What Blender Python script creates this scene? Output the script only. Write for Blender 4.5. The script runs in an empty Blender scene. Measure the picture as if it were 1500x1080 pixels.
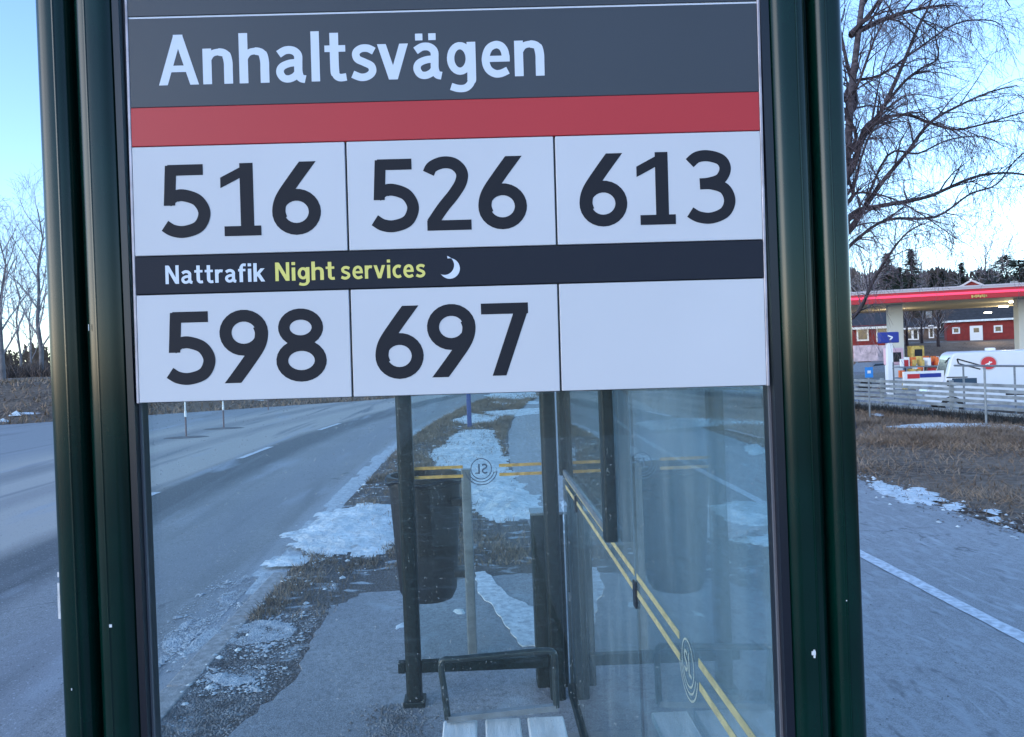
import bpy, math, random
from mathutils import Vector, Matrix
R = math.radians
random.seed(7)
SC = bpy.context.scene
COL = SC.collection

# ---------------------------------------------------------------- camera, sky, sun, exposure
EYE = Vector((0.0, 0.0, 1.6))
FPX = 1083.0                       # focal length in pixels of the 1500 px wide photograph
PPX, PPY = 706.0, 525.0            # where the optical axis meets the (cropped) photograph
YAW, PITCH, ROLL = R(0.32), R(0.25), R(2.2)
fwd = Vector((math.sin(YAW)*math.cos(PITCH), math.cos(YAW)*math.cos(PITCH), -math.sin(PITCH)))
r0 = fwd.cross(Vector((0, 0, 1))).normalized()
u0 = r0.cross(fwd).normalized()
cr = (r0*math.cos(ROLL) - u0*math.sin(ROLL)).normalized()
cu = cr.cross(fwd).normalized()
cam_data = bpy.data.cameras.new('camera')
cam = bpy.data.objects.new('camera', cam_data)
COL.objects.link(cam)
m3 = Matrix((cr, cu, -fwd)).transposed()
cam.matrix_world = Matrix.Translation(EYE) @ m3.to_4x4()
cam_data.sensor_width = 36.0
cam_data.lens = 36.0*FPX/1500.0
cam_data.shift_x = (750.0-PPX)/1500.0
cam_data.shift_y = -(540.0-PPY)/1500.0
cam_data.clip_start = 0.05
cam_data.clip_end = 3000.0
SC.camera = cam

SUN_EL, SUN_ROT = R(16.0), R(236.0)   # low sun, behind the camera
w = bpy.data.worlds.new('World')
SC.world = w
w.use_nodes = True
nt = w.node_tree
sky = nt.nodes.new('ShaderNodeTexSky')
sky.sky_type = 'NISHITA'
sky.sun_disc = False
sky.sun_elevation = SUN_EL
sky.sun_rotation = SUN_ROT
sky.altitude = 0
sky.air_density = 0.85
sky.dust_density = 0.3
sky.ozone_density = 2.2
bg = nt.nodes['Background']
bg.inputs['Strength'].default_value = 0.15
nt.links.new(sky.outputs['Color'], bg.inputs['Color'])
sl = bpy.data.lights.new('sun', 'SUN')
sl.energy = 0.35
sl.angle = R(40)
sl.color = (1.0, 0.93, 0.86)
sun = bpy.data.objects.new('sun', sl)
COL.objects.link(sun)
sd = Vector((math.sin(SUN_ROT)*math.cos(R(14)), math.cos(SUN_ROT)*math.cos(R(14)), math.sin(R(14))))
sun.rotation_euler = sd.to_track_quat('Z', 'Y').to_euler()
SC.view_settings.view_transform = 'Standard'
SC.view_settings.look = 'None'
SC.view_settings.gamma = 1.0
SC.view_settings.exposure = 1.62
SC.view_settings.use_white_balance = True      # the phone's cold white balance
SC.view_settings.white_balance_temperature = 6050
SC.view_settings.white_balance_tint = 10
SC.render.engine = 'CYCLES'
SC.cycles.max_bounces = 10
SC.cycles.transparent_max_bounces = 24
SC.cycles.glossy_bounces = 5
SC.cycles.use_denoising = True

# ---------------------------------------------------------------- measuring helpers
def ray(px, py):
    return fwd + cr*((px-PPX)/FPX) - cu*((py-PPY)/FPX)
def at(px, py, Y):
    d = ray(px, py); return EYE + d*(Y/d.y)
def gr(px, py, z=0.0):
    d = ray(px, py); return EYE + d*((z-EYE.z)/d.z)

# ---------------------------------------------------------------- mesh helpers
class MB:
    def __init__(s): s.v = []; s.f = []; s.mi = []; s.cur = 0
    def add(s, vs, fs):
        o = len(s.v); s.v.extend([tuple(a) for a in vs])
        for f in fs: s.f.append([o+i for i in f]); s.mi.append(s.cur)
    def box(s, x0, x1, y0, y1, z0, z1):
        s.add([(x0,y0,z0),(x1,y0,z0),(x1,y1,z0),(x0,y1,z0),(x0,y0,z1),(x1,y0,z1),(x1,y1,z1),(x0,y1,z1)],
              [(0,3,2,1),(4,5,6,7),(0,1,5,4),(1,2,6,5),(2,3,7,6),(3,0,4,7)])
    def bar(s, a, b, wd, ht, up=(0,0,1)):
        a = Vector(a); b = Vector(b); d = (b-a).normalized(); up = Vector(up)
        side = d.cross(up)
        if side.length < 1e-4: side = d.cross(Vector((1,0,0)))
        side.normalize(); up2 = side.cross(d)
        vs = []
        for p in (a, b):
            for i, j in ((-1,-1),(1,-1),(1,1),(-1,1)):
                vs.append(p + side*(i*wd/2) + up2*(j*ht/2))
        s.add(vs, [(0,1,2,3),(7,6,5,4),(0,4,5,1),(1,5,6,2),(2,6,7,3),(3,7,4,0)])
    def tube(s, pts, rad, n=8, cap=True, closed=False):
        pts = [Vector(p) for p in pts]; k = len(pts)
        rs = rad if isinstance(rad, (list, tuple)) else [rad]*k
        vs = []; prev = None
        for i, p in enumerate(pts):
            if closed: t = pts[(i+1) % k]-pts[i-1]
            else: t = pts[min(i+1, k-1)]-pts[max(i-1, 0)]
            if t.length < 1e-9: t = Vector((0,0,1))
            t.normalize()
            if prev is None:
                a = t.orthogonal().normalized()
            else:
                a = prev - t*prev.dot(t)
                a = a.normalized() if a.length > 1e-6 else t.orthogonal().normalized()
            prev = a; b = t.cross(a)
            for j in range(n):
                an = 2*math.pi*j/n
                vs.append(p + (a*math.cos(an)+b*math.sin(an))*rs[i])
        fs = []
        for i in range(k if closed else k-1):
            i2 = (i+1) % k
            for j in range(n):
                j2 = (j+1) % n
                fs.append((i*n+j, i*n+j2, i2*n+j2, i2*n+j))
        if cap and not closed:
            fs.append(tuple(range(n))[::-1]); fs.append(tuple((k-1)*n+j for j in range(n)))
        s.add(vs, fs)
    def prism(s, poly, z0, z1):           # poly of (x,y), counterclockwise
        n = len(poly)
        vs = [(x,y,z0) for x,y in poly]+[(x,y,z1) for x,y in poly]
        fs = [tuple(range(n))[::-1], tuple(range(n, 2*n))]
        for i in range(n):
            j = (i+1) % n; fs.append((i, j, n+j, n+i))
        s.add(vs, fs)
    def build(s, name, mat, parent=None, smooth=None, loc=None, kind=None):
        me = bpy.data.meshes.new(name)
        me.from_pydata(s.v, [], s.f)
        for mm in (mat if isinstance(mat, (list, tuple)) else [mat]): me.materials.append(mm)
        if any(s.mi): me.polygons.foreach_set('material_index', s.mi)
        if smooth is not None:
            me.polygons.foreach_set('use_smooth', [True]*len(me.polygons))
            me.set_sharp_from_angle(angle=R(smooth))
        me.update()
        o = bpy.data.objects.new(name, me); COL.objects.link(o)
        if parent is not None: o.parent = parent
        if loc is not None: o.location = loc
        if kind: o['kind'] = kind
        return o
def bevel(o, wdt, seg=2):
    md = o.modifiers.new('bevel', 'BEVEL'); md.width = wdt; md.segments = seg; md.limit_method = 'ANGLE'; md.angle_limit = R(40)
    return o
def thing(name, label, cat, loc=(0,0,0), rz=0.0, group=None):
    o = bpy.data.objects.new(name, None); COL.objects.link(o)
    o.empty_display_size = 0.1
    o.location = loc; o.rotation_euler = (0,0,rz); tag(o, label, cat, group)
    return o
def tag(o, label, cat, group=None, kind=None):
    o['label'] = label; o['category'] = cat
    if group: o['group'] = group
    if kind: o['kind'] = kind
    return o
def copy_thing(o, parent=None):
    c = o.copy(); COL.objects.link(c); c.parent = parent
    for ch in list(o.children): copy_thing(ch, c)
    return c

# ---------------------------------------------------------------- materials
def mat(name, col=(.5,.5,.5), rough=.6, metal=0.0, var=0.0, scale=5.0, bump=0.0, bscale=40.0, coat=0.0, spec=None, col2=None, detail=6, stretch=None):
    m = bpy.data.materials.new(name); m.use_nodes = True
    n = m.node_tree; b = n.nodes['Principled BSDF']
    b.inputs['Base Color'].default_value = (*col, 1); b.inputs['Roughness'].default_value = rough
    b.inputs['Metallic'].default_value = metal
    if coat: b.inputs['Coat Weight'].default_value = coat; b.inputs['Coat Roughness'].default_value = 0.08
    if spec is not None: b.inputs['Specular IOR Level'].default_value = spec
    tc = n.nodes.new('ShaderNodeTexCoord'); co = tc.outputs['Object']
    if stretch:
        mp = n.nodes.new('ShaderNodeMapping'); mp.inputs['Scale'].default_value = stretch
        n.links.new(co, mp.inputs['Vector']); co = mp.outputs['Vector']
    if var or col2:
        no = n.nodes.new('ShaderNodeTexNoise'); no.inputs['Scale'].default_value = scale; no.inputs['Detail'].default_value = detail
        n.links.new(co, no.inputs['Vector'])
        cr_ = n.nodes.new('ShaderNodeValToRGB')
        cr_.color_ramp.elements[0].position = .32; cr_.color_ramp.elements[1].position = .68
        c2 = col2 if col2 else tuple(min(1, c*(1+var)) for c in col)
        c1 = col if col2 else tuple(c*(1-var) for c in col)
        cr_.color_ramp.elements[0].color = (*c1, 1); cr_.color_ramp.elements[1].color = (*c2, 1)
        n.links.new(no.outputs['Fac'], cr_.inputs['Fac']); n.links.new(cr_.outputs['Color'], b.inputs['Base Color'])
    if bump:
        nb = n.nodes.new('ShaderNodeTexNoise'); nb.inputs['Scale'].default_value = bscale; nb.inputs['Detail'].default_value = 5
        n.links.new(co, nb.inputs['Vector'])
        bp = n.nodes.new('ShaderNodeBump'); bp.inputs['Strength'].default_value = min(1, bump); bp.inputs['Distance'].default_value = 0.01
        n.links.new(nb.outputs['Fac'], bp.inputs['Height']); n.links.new(bp.outputs['Normal'], b.inputs['Normal'])
    return m
def emat(name, col, st):
    m = bpy.data.materials.new(name); m.use_nodes = True
    b = m.node_tree.nodes['Principled BSDF']
    b.inputs['Base Color'].default_value = (*col, 1); b.inputs['Emission Color'].default_value = (*col, 1); b.inputs['Emission Strength'].default_value = st
    return m
def glassmat(name, tint=(.93,.97,.96), dirt=.05, dirtcol=(.55,.6,.62), boost=1.0):
    # thin clear glazing: transparent + mirror by Schlick's law, thin film of dried dirt
    m = bpy.data.materials.new(name); m.use_nodes = True
    n = m.node_tree; n.nodes.clear(); L = n.links.new
    out = n.nodes.new('ShaderNodeOutputMaterial')
    tr = n.nodes.new('ShaderNodeBsdfTransparent'); tr.inputs['Color'].default_value = (*tint, 1)
    gl = n.nodes.new('ShaderNodeBsdfGlossy'); gl.inputs['Roughness'].default_value = 0.012
    df = n.nodes.new('ShaderNodeBsdfDiffuse'); df.inputs['Color'].default_value = (*dirtcol, 1)
    ge = n.nodes.new('ShaderNodeNewGeometry')
    dt = n.nodes.new('ShaderNodeVectorMath'); dt.operation = 'DOT_PRODUCT'
    L(ge.outputs['Incoming'], dt.inputs[0]); L(ge.outputs['Normal'], dt.inputs[1])
    def mth(op, a, b=None):
        x = n.nodes.new('ShaderNodeMath'); x.operation = op
        for i, q in enumerate((a, b)):
            if q is None: continue
            if isinstance(q, (int, float)): x.inputs[i].default_value = q
            else: L(q, x.inputs[i])
        return x.outputs[0]
    c = mth('ABSOLUTE', dt.outputs['Value'])
    p = mth('POWER', mth('SUBTRACT', 1.0, c), 5.0)
    fr = mth('MINIMUM', mth('ADD', mth('MULTIPLY', p, 0.96*boost), 0.04*boost), 1.0)
    tc = n.nodes.new('ShaderNodeTexCoord'); mp = n.nodes.new('ShaderNodeMapping'); mp.inputs['Scale'].default_value = (3, 3, .8)
    L(tc.outputs['Object'], mp.inputs['Vector'])
    no = n.nodes.new('ShaderNodeTexNoise'); no.inputs['Scale'].default_value = 3.0; no.inputs['Detail'].default_value = 8
    L(mp.outputs['Vector'], no.inputs['Vector'])
    no2 = n.nodes.new('ShaderNodeTexNoise'); no2.inputs['Scale'].default_value = 260.0; no2.inputs['Detail'].default_value = 1
    L(tc.outputs['Object'], no2.inputs['Vector'])
    sp = mth('MULTIPLY', mth('GREATER_THAN', no2.outputs['Fac'], .735), .22)
    mp3 = n.nodes.new('ShaderNodeMapping'); mp3.inputs['Scale'].default_value = (26, 26, 1.1); L(tc.outputs['Object'], mp3.inputs['Vector'])
    no3 = n.nodes.new('ShaderNodeTexNoise'); no3.inputs['Scale'].default_value = 1.0; no3.inputs['Detail'].default_value = 6; L(mp3.outputs['Vector'], no3.inputs['Vector'])
    runs = mth('MULTIPLY', mth('POWER', no3.outputs['Fac'], 4.0), dirt*1.2)
    dd = mth('ADD', mth('ADD', mth('MULTIPLY', mth('POWER', no.outputs['Fac'], 3.0), dirt*5), runs), sp)
    dd.node.use_clamp = True
    m1 = n.nodes.new('ShaderNodeMixShader'); L(dd, m1.inputs[0]); L(tr.outputs[0], m1.inputs[1]); L(df.outputs[0], m1.inputs[2])
    m2 = n.nodes.new('ShaderNodeMixShader'); L(fr, m2.inputs[0]); L(m1.outputs[0], m2.inputs[1]); L(gl.outputs[0], m2.inputs[2])
    L(m2.outputs[0], out.inputs['Surface'])
    return m
def groundmat(name, cols, scales, rough=.8, bump=.6, bscale=60, frost=None, bands=None, spec=.3, dist=.02, grain=0.0):
    # cols: base / variation colours mixed by large and small noise; frost: (threshold, colour, scale)
    m = bpy.data.materials.new(name); m.use_nodes = True
    n = m.node_tree; L = n.links.new; b = n.nodes['Principled BSDF']
    b.inputs['Roughness'].default_value = rough; b.inputs['Specular IOR Level'].default_value = spec
    tc = n.nodes.new('ShaderNodeTexCoord'); co = tc.outputs['Object']
    def noise(sc, det=6, vec=None, dis=0.0):
        x = n.nodes.new('ShaderNodeTexNoise'); x.inputs['Scale'].default_value = sc; x.inputs['Detail'].default_value = det
        x.inputs['Distortion'].default_value = dis
        L(vec or co, x.inputs['Vector']); return x.outputs['Fac']
    def mixc(f, a, c2):
        x = n.nodes.new('ShaderNodeMix'); x.data_type = 'RGBA'
        L(f, x.inputs['Factor'])
        for s_, q in (('A', a), ('B', c2)):
            i = [k for k in x.inputs if k.name == s_ and k.type == 'RGBA'][0]
            if isinstance(q, tuple): i.default_value = (*q, 1)
            else: L(q, i)
        return [k for k in x.outputs if k.type == 'RGBA'][0]
    def ramp(f, a, c):
        x = n.nodes.new('ShaderNodeMapRange'); x.inputs['From Min'].default_value = a; x.inputs['From Max'].default_value = c
        x.clamp = True; L(f, x.inputs['Value']); return x.outputs['Result']
    c = mixc(ramp(noise(scales[0]), .38, .62), cols[0], cols[1])
    c = mixc(ramp(noise(scales[1], 3), .42, .68), c, cols[2])
    if grain:
        g = ramp(noise(170, 2), .40, .64); gm = n.nodes.new('ShaderNodeMath'); gm.operation = 'MULTIPLY'; L(g, gm.inputs[0]); gm.inputs[1].default_value = grain
        c = mixc(gm.outputs[0], c, tuple(min(1, q*1.9) for q in cols[1]))
        vo = n.nodes.new('ShaderNodeTexVoronoi'); vo.feature = 'DISTANCE_TO_EDGE'; vo.inputs['Scale'].default_value = .42
        ns = n.nodes.new('ShaderNodeTexNoise'); ns.inputs['Scale'].default_value = 2.2; ns.inputs['Detail'].default_value = 7; L(co, ns.inputs['Vector'])
        va = n.nodes.new('ShaderNodeVectorMath'); va.operation = 'MULTIPLY_ADD'; L(ns.outputs['Color'], va.inputs[0]); va.inputs[1].default_value = (.9,.9,.9); L(co, va.inputs[2])
        L(va.outputs[0], vo.inputs['Vector'])
        ck = n.nodes.new('ShaderNodeMapRange'); ck.inputs['From Min'].default_value = .002; ck.inputs['From Max'].default_value = .007; ck.inputs['To Min'].default_value = .75; ck.inputs['To Max'].default_value = 0; L(vo.outputs['Distance'], ck.inputs['Value'])
        mk = n.nodes.new('ShaderNodeMath'); mk.operation = 'MULTIPLY'; L(ck.outputs['Result'], mk.inputs[0]); L(ramp(noise(.5, 2), .48, .60), mk.inputs[1])
        c = mixc(mk.outputs[0], c, (.035,.036,.04))
    if bands:
        for (x0, x1, soft, bc, amt) in bands:      # tyre tracks, dirty lanes, painted warm reflection: strips along the road
            sx = n.nodes.new('ShaderNodeSeparateXYZ'); L(co, sx.inputs[0])
            y2 = n.nodes.new('ShaderNodeMath'); y2.operation = 'SUBTRACT'; L(sx.outputs['Y'], y2.inputs[0]); y2.inputs[1].default_value = 10; y2.use_clamp = False
            y3 = n.nodes.new('ShaderNodeMath'); y3.operation = 'MAXIMUM'; L(y2.outputs[0], y3.inputs[0]); y3.inputs[1].default_value = 0
            y4 = n.nodes.new('ShaderNodeMath'); y4.operation = 'MULTIPLY'; L(y3.outputs[0], y4.inputs[0]); L(y3.outputs[0], y4.inputs[1])
            y5 = n.nodes.new('ShaderNodeMath'); y5.operation = 'MULTIPLY_ADD'; L(y4.outputs[0], y5.inputs[0]); y5.inputs[1].default_value = -0.0063; L(sx.outputs['X'], y5.inputs[2])
            mp = n.nodes.new('ShaderNodeMapping'); mp.inputs['Scale'].default_value = (1.5, .25, 1); L(co, mp.inputs['Vector'])
            wob = n.nodes.new('ShaderNodeMath'); wob.operation = 'MULTIPLY_ADD'; L(noise(1.0, 4, mp.outputs['Vector']), wob.inputs[0]); wob.inputs[1].default_value = soft*1.6; L(y5.outputs[0], wob.inputs[2])
            a = ramp(wob.outputs[0], x0+soft*.8-soft, x0+soft*.8+soft*.4); d = ramp(wob.outputs[0], x1+soft*.8+soft, x1+soft*.8-soft*.4)
            mm = n.nodes.new('ShaderNodeMath'); mm.operation = 'MULTIPLY'; L(a, mm.inputs[0]); L(d, mm.inputs[1])
            m3_ = n.nodes.new('ShaderNodeMath'); m3_.operation = 'MULTIPLY'; L(mm.outputs[0], m3_.inputs[0]); m3_.inputs[1].default_value = amt
            c = mixc(m3_.outputs[0], c, bc)
    if frost:
        for (t0, t1, fc, fs, st) in frost:
            mp = n.nodes.new('ShaderNodeMapping'); mp.inputs['Scale'].default_value = st; L(co, mp.inputs['Vector'])
            c = mixc(ramp(noise(fs, 9, mp.outputs['Vector'], .4), t0, t1), c, fc)
    L(c, b.inputs['Base Color'])
    bp = n.nodes.new('ShaderNodeBump'); bp.inputs['Strength'].default_value = bump; bp.inputs['Distance'].default_value = dist
    L(noise(bscale, 6), bp.inputs['Height']); L(bp.outputs['Normal'], b.inputs['Normal'])
    return m

M = {}
M['green'] = mat('dark_green_paint', (.0010,.0135,.0105), .20, var=.25, scale=8, spec=.32)
M['green2'] = mat('weathered_green_paint', (.006,.014,.017), .5, var=.5, scale=60, spec=.25)
M['gasket'] = mat('black_rubber', (.004,.005,.012), .35)
M['edge'] = mat('sheet_metal_edge', (.35,.33,.38), .4, metal=.3, var=.3, scale=30)
M['bead'] = mat('dull_bead', (.10,.10,.12), .5)
M['slate'] = mat('slate_print', (.036,.042,.056), .5, var=.08, scale=3)
M['night'] = mat('night_band_print', (.018,.021,.032), .6, spec=.15)
M['red'] = mat('red_print', (.40,.020,.026), .5, var=.05, scale=3)
M['white'] = mat('white_card', (.52,.53,.58), .45, var=.04, scale=2.5, spec=.25)
M['ink'] = mat('dark_ink', (.018,.019,.026), .6, spec=.15)
M['letter'] = mat('white_vinyl', (.58,.63,.74), .5, spec=.2)
M['yellowink'] = mat('pale_yellow_vinyl', (.66,.60,.17), .5, spec=.2)
M['decal'] = mat('yellow_marking', (.45,.29,.08), .6, var=.3, scale=40)
M['decalp'] = mat('pale_marking', (.50,.40,.20), .6, var=.2, scale=40)
M['logop'] = mat('faint_logo_print', (.40,.40,.34), .6)
M['logo'] = mat('grey_logo_print', (.06,.09,.14), .6)
M['glass'] = glassmat('clear_glass', dirt=.012)
M['glassback'] = glassmat('greenish_wall_glass', tint=(.80,.92,.94), dirt=.26, dirtcol=(.38,.47,.53), boost=1.35)
M['steel'] = mat('galvanised_steel', (.20,.22,.25), .45, metal=.3, var=.2, scale=20)
M['arm'] = mat('worn_green_tube', (.020,.030,.034), .32, var=.4, scale=30)
M['slat'] = mat('frosted_pale_wood', (.50,.50,.50), .7, col2=(.75,.76,.78), scale=14, bump=.4, stretch=(1,.15,1))
M['bin'] = mat('dark_bin_plastic', (.006,.007,.011), .55, var=.3, scale=10)
M['blue'] = mat('blue_paint', (.02,.05,.22), .4)
M['slush'] = mat('grey_slush', (.28,.31,.35), .6, col2=(.50,.54,.58), scale=22, bump=.9, bscale=50)
M['kerb'] = mat('pale_kerb_granite', (.30,.29,.29), .8, var=.3, scale=25, bump=.5, bscale=80)
M['line'] = mat('worn_white_road_paint', (.42,.43,.46), .7, col2=(.74,.76,.80), scale=26, detail=9, bump=.4)
M['conc'] = mat('grey_concrete', (.22,.23,.24), .85, var=.25, scale=6, bump=.5)
M['fbark'] = mat('hazy_far_bark', (.15,.14,.15), .9, var=.3, scale=2)  # lighter bark colour takes the place of distance haze
M['bark'] = mat('dark_bark', (.035,.026,.032), .9, var=.4, scale=8)
M['birch'] = mat('birch_bark', (.035,.028,.035), .85, col2=(.13,.11,.13), scale=5, stretch=(1,1,4))
M['twig'] = mat('purple_brown_twigs', (.12,.092,.11), .9, var=.3, scale=2)
M['ftwig'] = mat('haze_lightened_twigs', (.26,.24,.26), .9, var=.3, scale=.5)  # twig colour paled to imitate haze over the far trees
M['needle'] = mat('dark_needles', (.030,.045,.036), .9, var=.4, scale=.8)  # lightened somewhat so the distant conifers look hazier
M['brush'] = mat('brown_brush', (.11,.082,.072), .95, var=.5, scale=.7)
M['housered'] = mat('falun_red_boards', (.20,.022,.020), .85, var=.2, scale=3)
M['trim'] = mat('white_window_trim', (.75,.75,.75), .6)
M['pane'] = mat('dark_window_pane', (.02,.025,.035), .08)
M['roof'] = mat('dark_roof_tiles', (.035,.035,.040), .8, var=.3, scale=4)
M['rail'] = mat('silver_fence_rail', (.24,.26,.28), .5, metal=.3, var=.3, scale=6)
M['canred'] = mat('canopy_red', (.36,.005,.015), .35)
M['canlit'] = emat('lit_red_strip', (1.0,.05,.12), .30)
M['canwhite'] = mat('canopy_grey_top', (.45,.42,.46), .5)
M['soffit'] = mat('cream_soffit', (.42,.36,.24), .8, var=.12, scale=.8)
M['column'] = mat('pale_column', (.50,.50,.46), .6)
M['lamp'] = emat('lamp_disc', (1.0,.86,.62), 6.0)
M['van'] = mat('white_van_paint', (.60,.63,.68), .35, coat=.3, var=.03, scale=2)
M['tyre'] = mat('black_rubber_tyre', (.015,.015,.015), .8)
M['signblue'] = mat('price_sign_blue', (.015,.03,.25), .35)
M['signred'] = mat('round_sign_red', (.50,.02,.03), .4)
M['orange'] = mat('orange_goods', (.70,.15,.03), .6, var=.5, scale=5)
M['yellow'] = mat('yellow_goods', (.50,.36,.10), .6, var=.4, scale=5)
M['grass'] = mat('dead_straw_grass', (.13,.090,.066), .9, col2=(.30,.225,.165), scale=1.3)
M['grassv'] = mat('grey_verge_grass', (.10,.085,.070), .9, col2=(.27,.23,.19), scale=2.5)
M['stone'] = mat('loose_gravel', (.07,.07,.075), .8, col2=(.26,.27,.29), scale=9)
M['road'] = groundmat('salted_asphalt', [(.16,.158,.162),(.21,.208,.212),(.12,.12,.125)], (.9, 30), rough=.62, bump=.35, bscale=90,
    bands=[(-60,-4.35,.35,(.38,.345,.31),.95), (-4.5,-3.7,.25,(.055,.056,.062),.9), (-2.9,-2.4,.25,(.20,.20,.22),.6), (-6.6,-6.1,.25,(.20,.19,.19),.6), (-30,-9.5,.8,(.20,.21,.23),.8), (-8.2,-7.6,.3,(.12,.12,.13),.6), (-1.95,-1.72,.14,(.36,.38,.42),.7)],  # first, beige band paints the warm glow reflected by the far lane
    frost=[(.58,.78,(.30,.32,.36),1.6,(1.2,.22,1)), (.56,.72,(.15,.15,.16),1.1,(2.0,.16,1)), (.60,.70,(.36,.37,.40),60.0,(1,1,1)), (.62,.72,(.08,.08,.09),55.0,(1,.8,1))], dist=.008, spec=.45, grain=.5)
M['path'] = groundmat('icy_path_asphalt', [(.20,.20,.21),(.25,.25,.262),(.165,.166,.176)], (.8, 26), rough=.6, bump=.5, bscale=80,
    frost=[(.50,.72,(.33,.34,.37),13.0,(1.3,.45,1)), (.60,.74,(.40,.41,.44),9.0,(1.6,.30,1)), (.60,.70,(.15,.152,.163),11.0,(1.2,.5,1))], dist=.008, spec=.45, grain=.45)
M['slab'] = groundmat('platform_asphalt', [(.15,.155,.175),(.24,.245,.265),(.10,.105,.12)], (1.4, 40), rough=.6, bump=.5, bscale=110,
    frost=[(.60,.74,(.32,.36,.40),4.0,(1,.6,1))], dist=.006, spec=.45, grain=.45)
M['snow'] = groundmat('melting_snow', [(.58,.63,.66),(.78,.82,.84),(.50,.53,.55)], (2.5, 10), rough=.6, bump=.8, bscale=20, frost=[(.62,.74,(.34,.33,.32),6.0,(1,1.4,1))], dist=.03)
M['verge'] = groundmat('gritty_verge', [(.085,.075,.072),(.13,.115,.105),(.18,.18,.19)], (1.2, 55), rough=.95, bump=1.0, bscale=70,
    frost=[(.56,.66,(.45,.50,.55),4.0,(1.2,2.2,1))], dist=.03)
M['dirt'] = groundmat('brown_field', [(.080,.055,.042),(.18,.13,.095),(.23,.175,.135)], (.6, 9), rough=.95, bump=1.0, bscale=12,
    frost=[(.66,.70,(.70,.75,.80),.35,(.6,1.4,1))], dist=.06)
import numpy as np
# ---------------------------------------------------------------- the ground
ZR = -0.12                                          # road level, a kerb below the verge
FE = [(-400,-60),(-60,9),(-15.5,25.0),(-4,31.5),(2,42),(12,64),(60,150)]   # far edge of the road
def lerp_tab(t, x):
    if x <= t[0][0]: return t[0][1]
    for (a, b), (c, d) in zip(t, t[1:]):
        if x <= c: return b+(d-b)*(x-a)/(c-a)
    return t[-1][1]
def bend(Y): return 0.0063*max(0.0, Y-10)**2 if Y < 30 else 0.0063*400+0.252*(Y-30)
def redge(Y): return -1.62 + bend(Y)                # kerb side of the road
def vedge(Y): return 0.42 + bend(Y)                 # verge meets foot path
def pedge(Y): return (4.30 if Y > 2 else 4.30+(2-Y)*.02) + bend(Y)*.55
FA, FB = gr(1500, 622), gr(1262, 600)               # line of the rail fence
fdir = Vector((FB.x-FA.x, FB.y-FA.y)).normalized(); fnor = Vector((-fdir.y, fdir.x))
if fnor.dot(Vector((10, 10))-Vector((0,0))) < 0: fnor = -fnor
if fnor.x < 0: fnor = -fnor
def fdist(X, Y): return (Vector((X, Y))-Vector((FA.x, FA.y))).dot(fnor)
def sstep(a, b, x):
    t = max(0, min(1, (x-a)/(b-a))); return t*t*(3-2*t)
def terrain(X, Y):
    z = -0.17 + .16*sstep(redge(Y)+.25, redge(Y)+.9, X)
    far = Y-lerp_tab(FE, X)
    if far > 0 and X < 14: z = -0.17 + 1.35*sstep(.2, 9, far)*sstep(14, 4, X)
    if X > 4.3:
        d = fdist(X, Y)
        z += -1.0*sstep(.6, 5.0, d)*sstep(3, 6, X)
        z += 2.2*sstep(51, 64, Y)*sstep(8, 14, X) + 1.2*sstep(64, 120, Y)
    if X > 4.3 or far > 0:
        z += .05*math.sin(X*.9+1.3)*math.sin(Y*.7)*sstep(5, 7, abs(X))
    return z
def axis(a, b, fine0, fine1, fs, g=1.13):
    o = list(np.arange(fine0, fine1+1e-6, fs)); s = fs; x = o[0]
    lo = []
    while x > a: s *= g; x -= s; lo.append(x)
    s = fs; x = o[-1]; hi = []
    while x < b: s *= g; x += s; hi.append(x)
    return lo[::-1]+o+hi
xs = axis(-900, 900, -3, 14, .3); ys = axis(-600, 1200, -2, 36, .5)
mb = MB()
nx = len(xs)
mb.v = [(x, y, terrain(x, y)) for y in ys for x in xs]
for j in range(len(ys)-1):
    for i in range(nx-1):
        mb.f.append((j*nx+i, j*nx+i+1, (j+1)*nx+i+1, (j+1)*nx+i)); mb.mi.append(0)
ground = mb.build('ground', M['dirt'], smooth=180, kind='structure')

def strip(name, left, right, Y0, Y1, z, m, step=.5, kind='structure', skirt=None, jag=0.0, xsub=1):
    mb = MB(); n = int((Y1-Y0)/step)+1; rr = random.Random(5)
    for k in range(n+1):
        y = Y0+(Y1-Y0)*k/n
        a = left(y)+rr.uniform(-jag, jag); b = right(y)+rr.uniform(-jag, jag)
        for i in range(xsub+1): mb.v.append((a+(b-a)*i/xsub, y, z))
    q = xsub+1
    for k in range(n):
        for i in range(xsub): mb.f.append((k*q+i, k*q+i+1, (k+1)*q+i+1, (k+1)*q+i)); mb.mi.append(0)
    if skirt is not None:
        for k in range(n):
            for i in (0, xsub):
                p, r = mb.v[k*q+i], mb.v[(k+1)*q+i]
                mb.add([p, r, (r[0], r[1], skirt), (p[0], p[1], skirt)], [(0,1,2,3)])
    return mb.build(name, m, kind=kind)

# road: everything left of the kerb up to its far edge
mb = MB(); left_pts = [(x, lerp_tab(FE, x)) for x in np.arange(-120, 12.1, 2)]
poly = [(redge(y), y) for y in np.arange(-40, 58, 1.0)]
near = [(-120, -40)]
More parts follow.
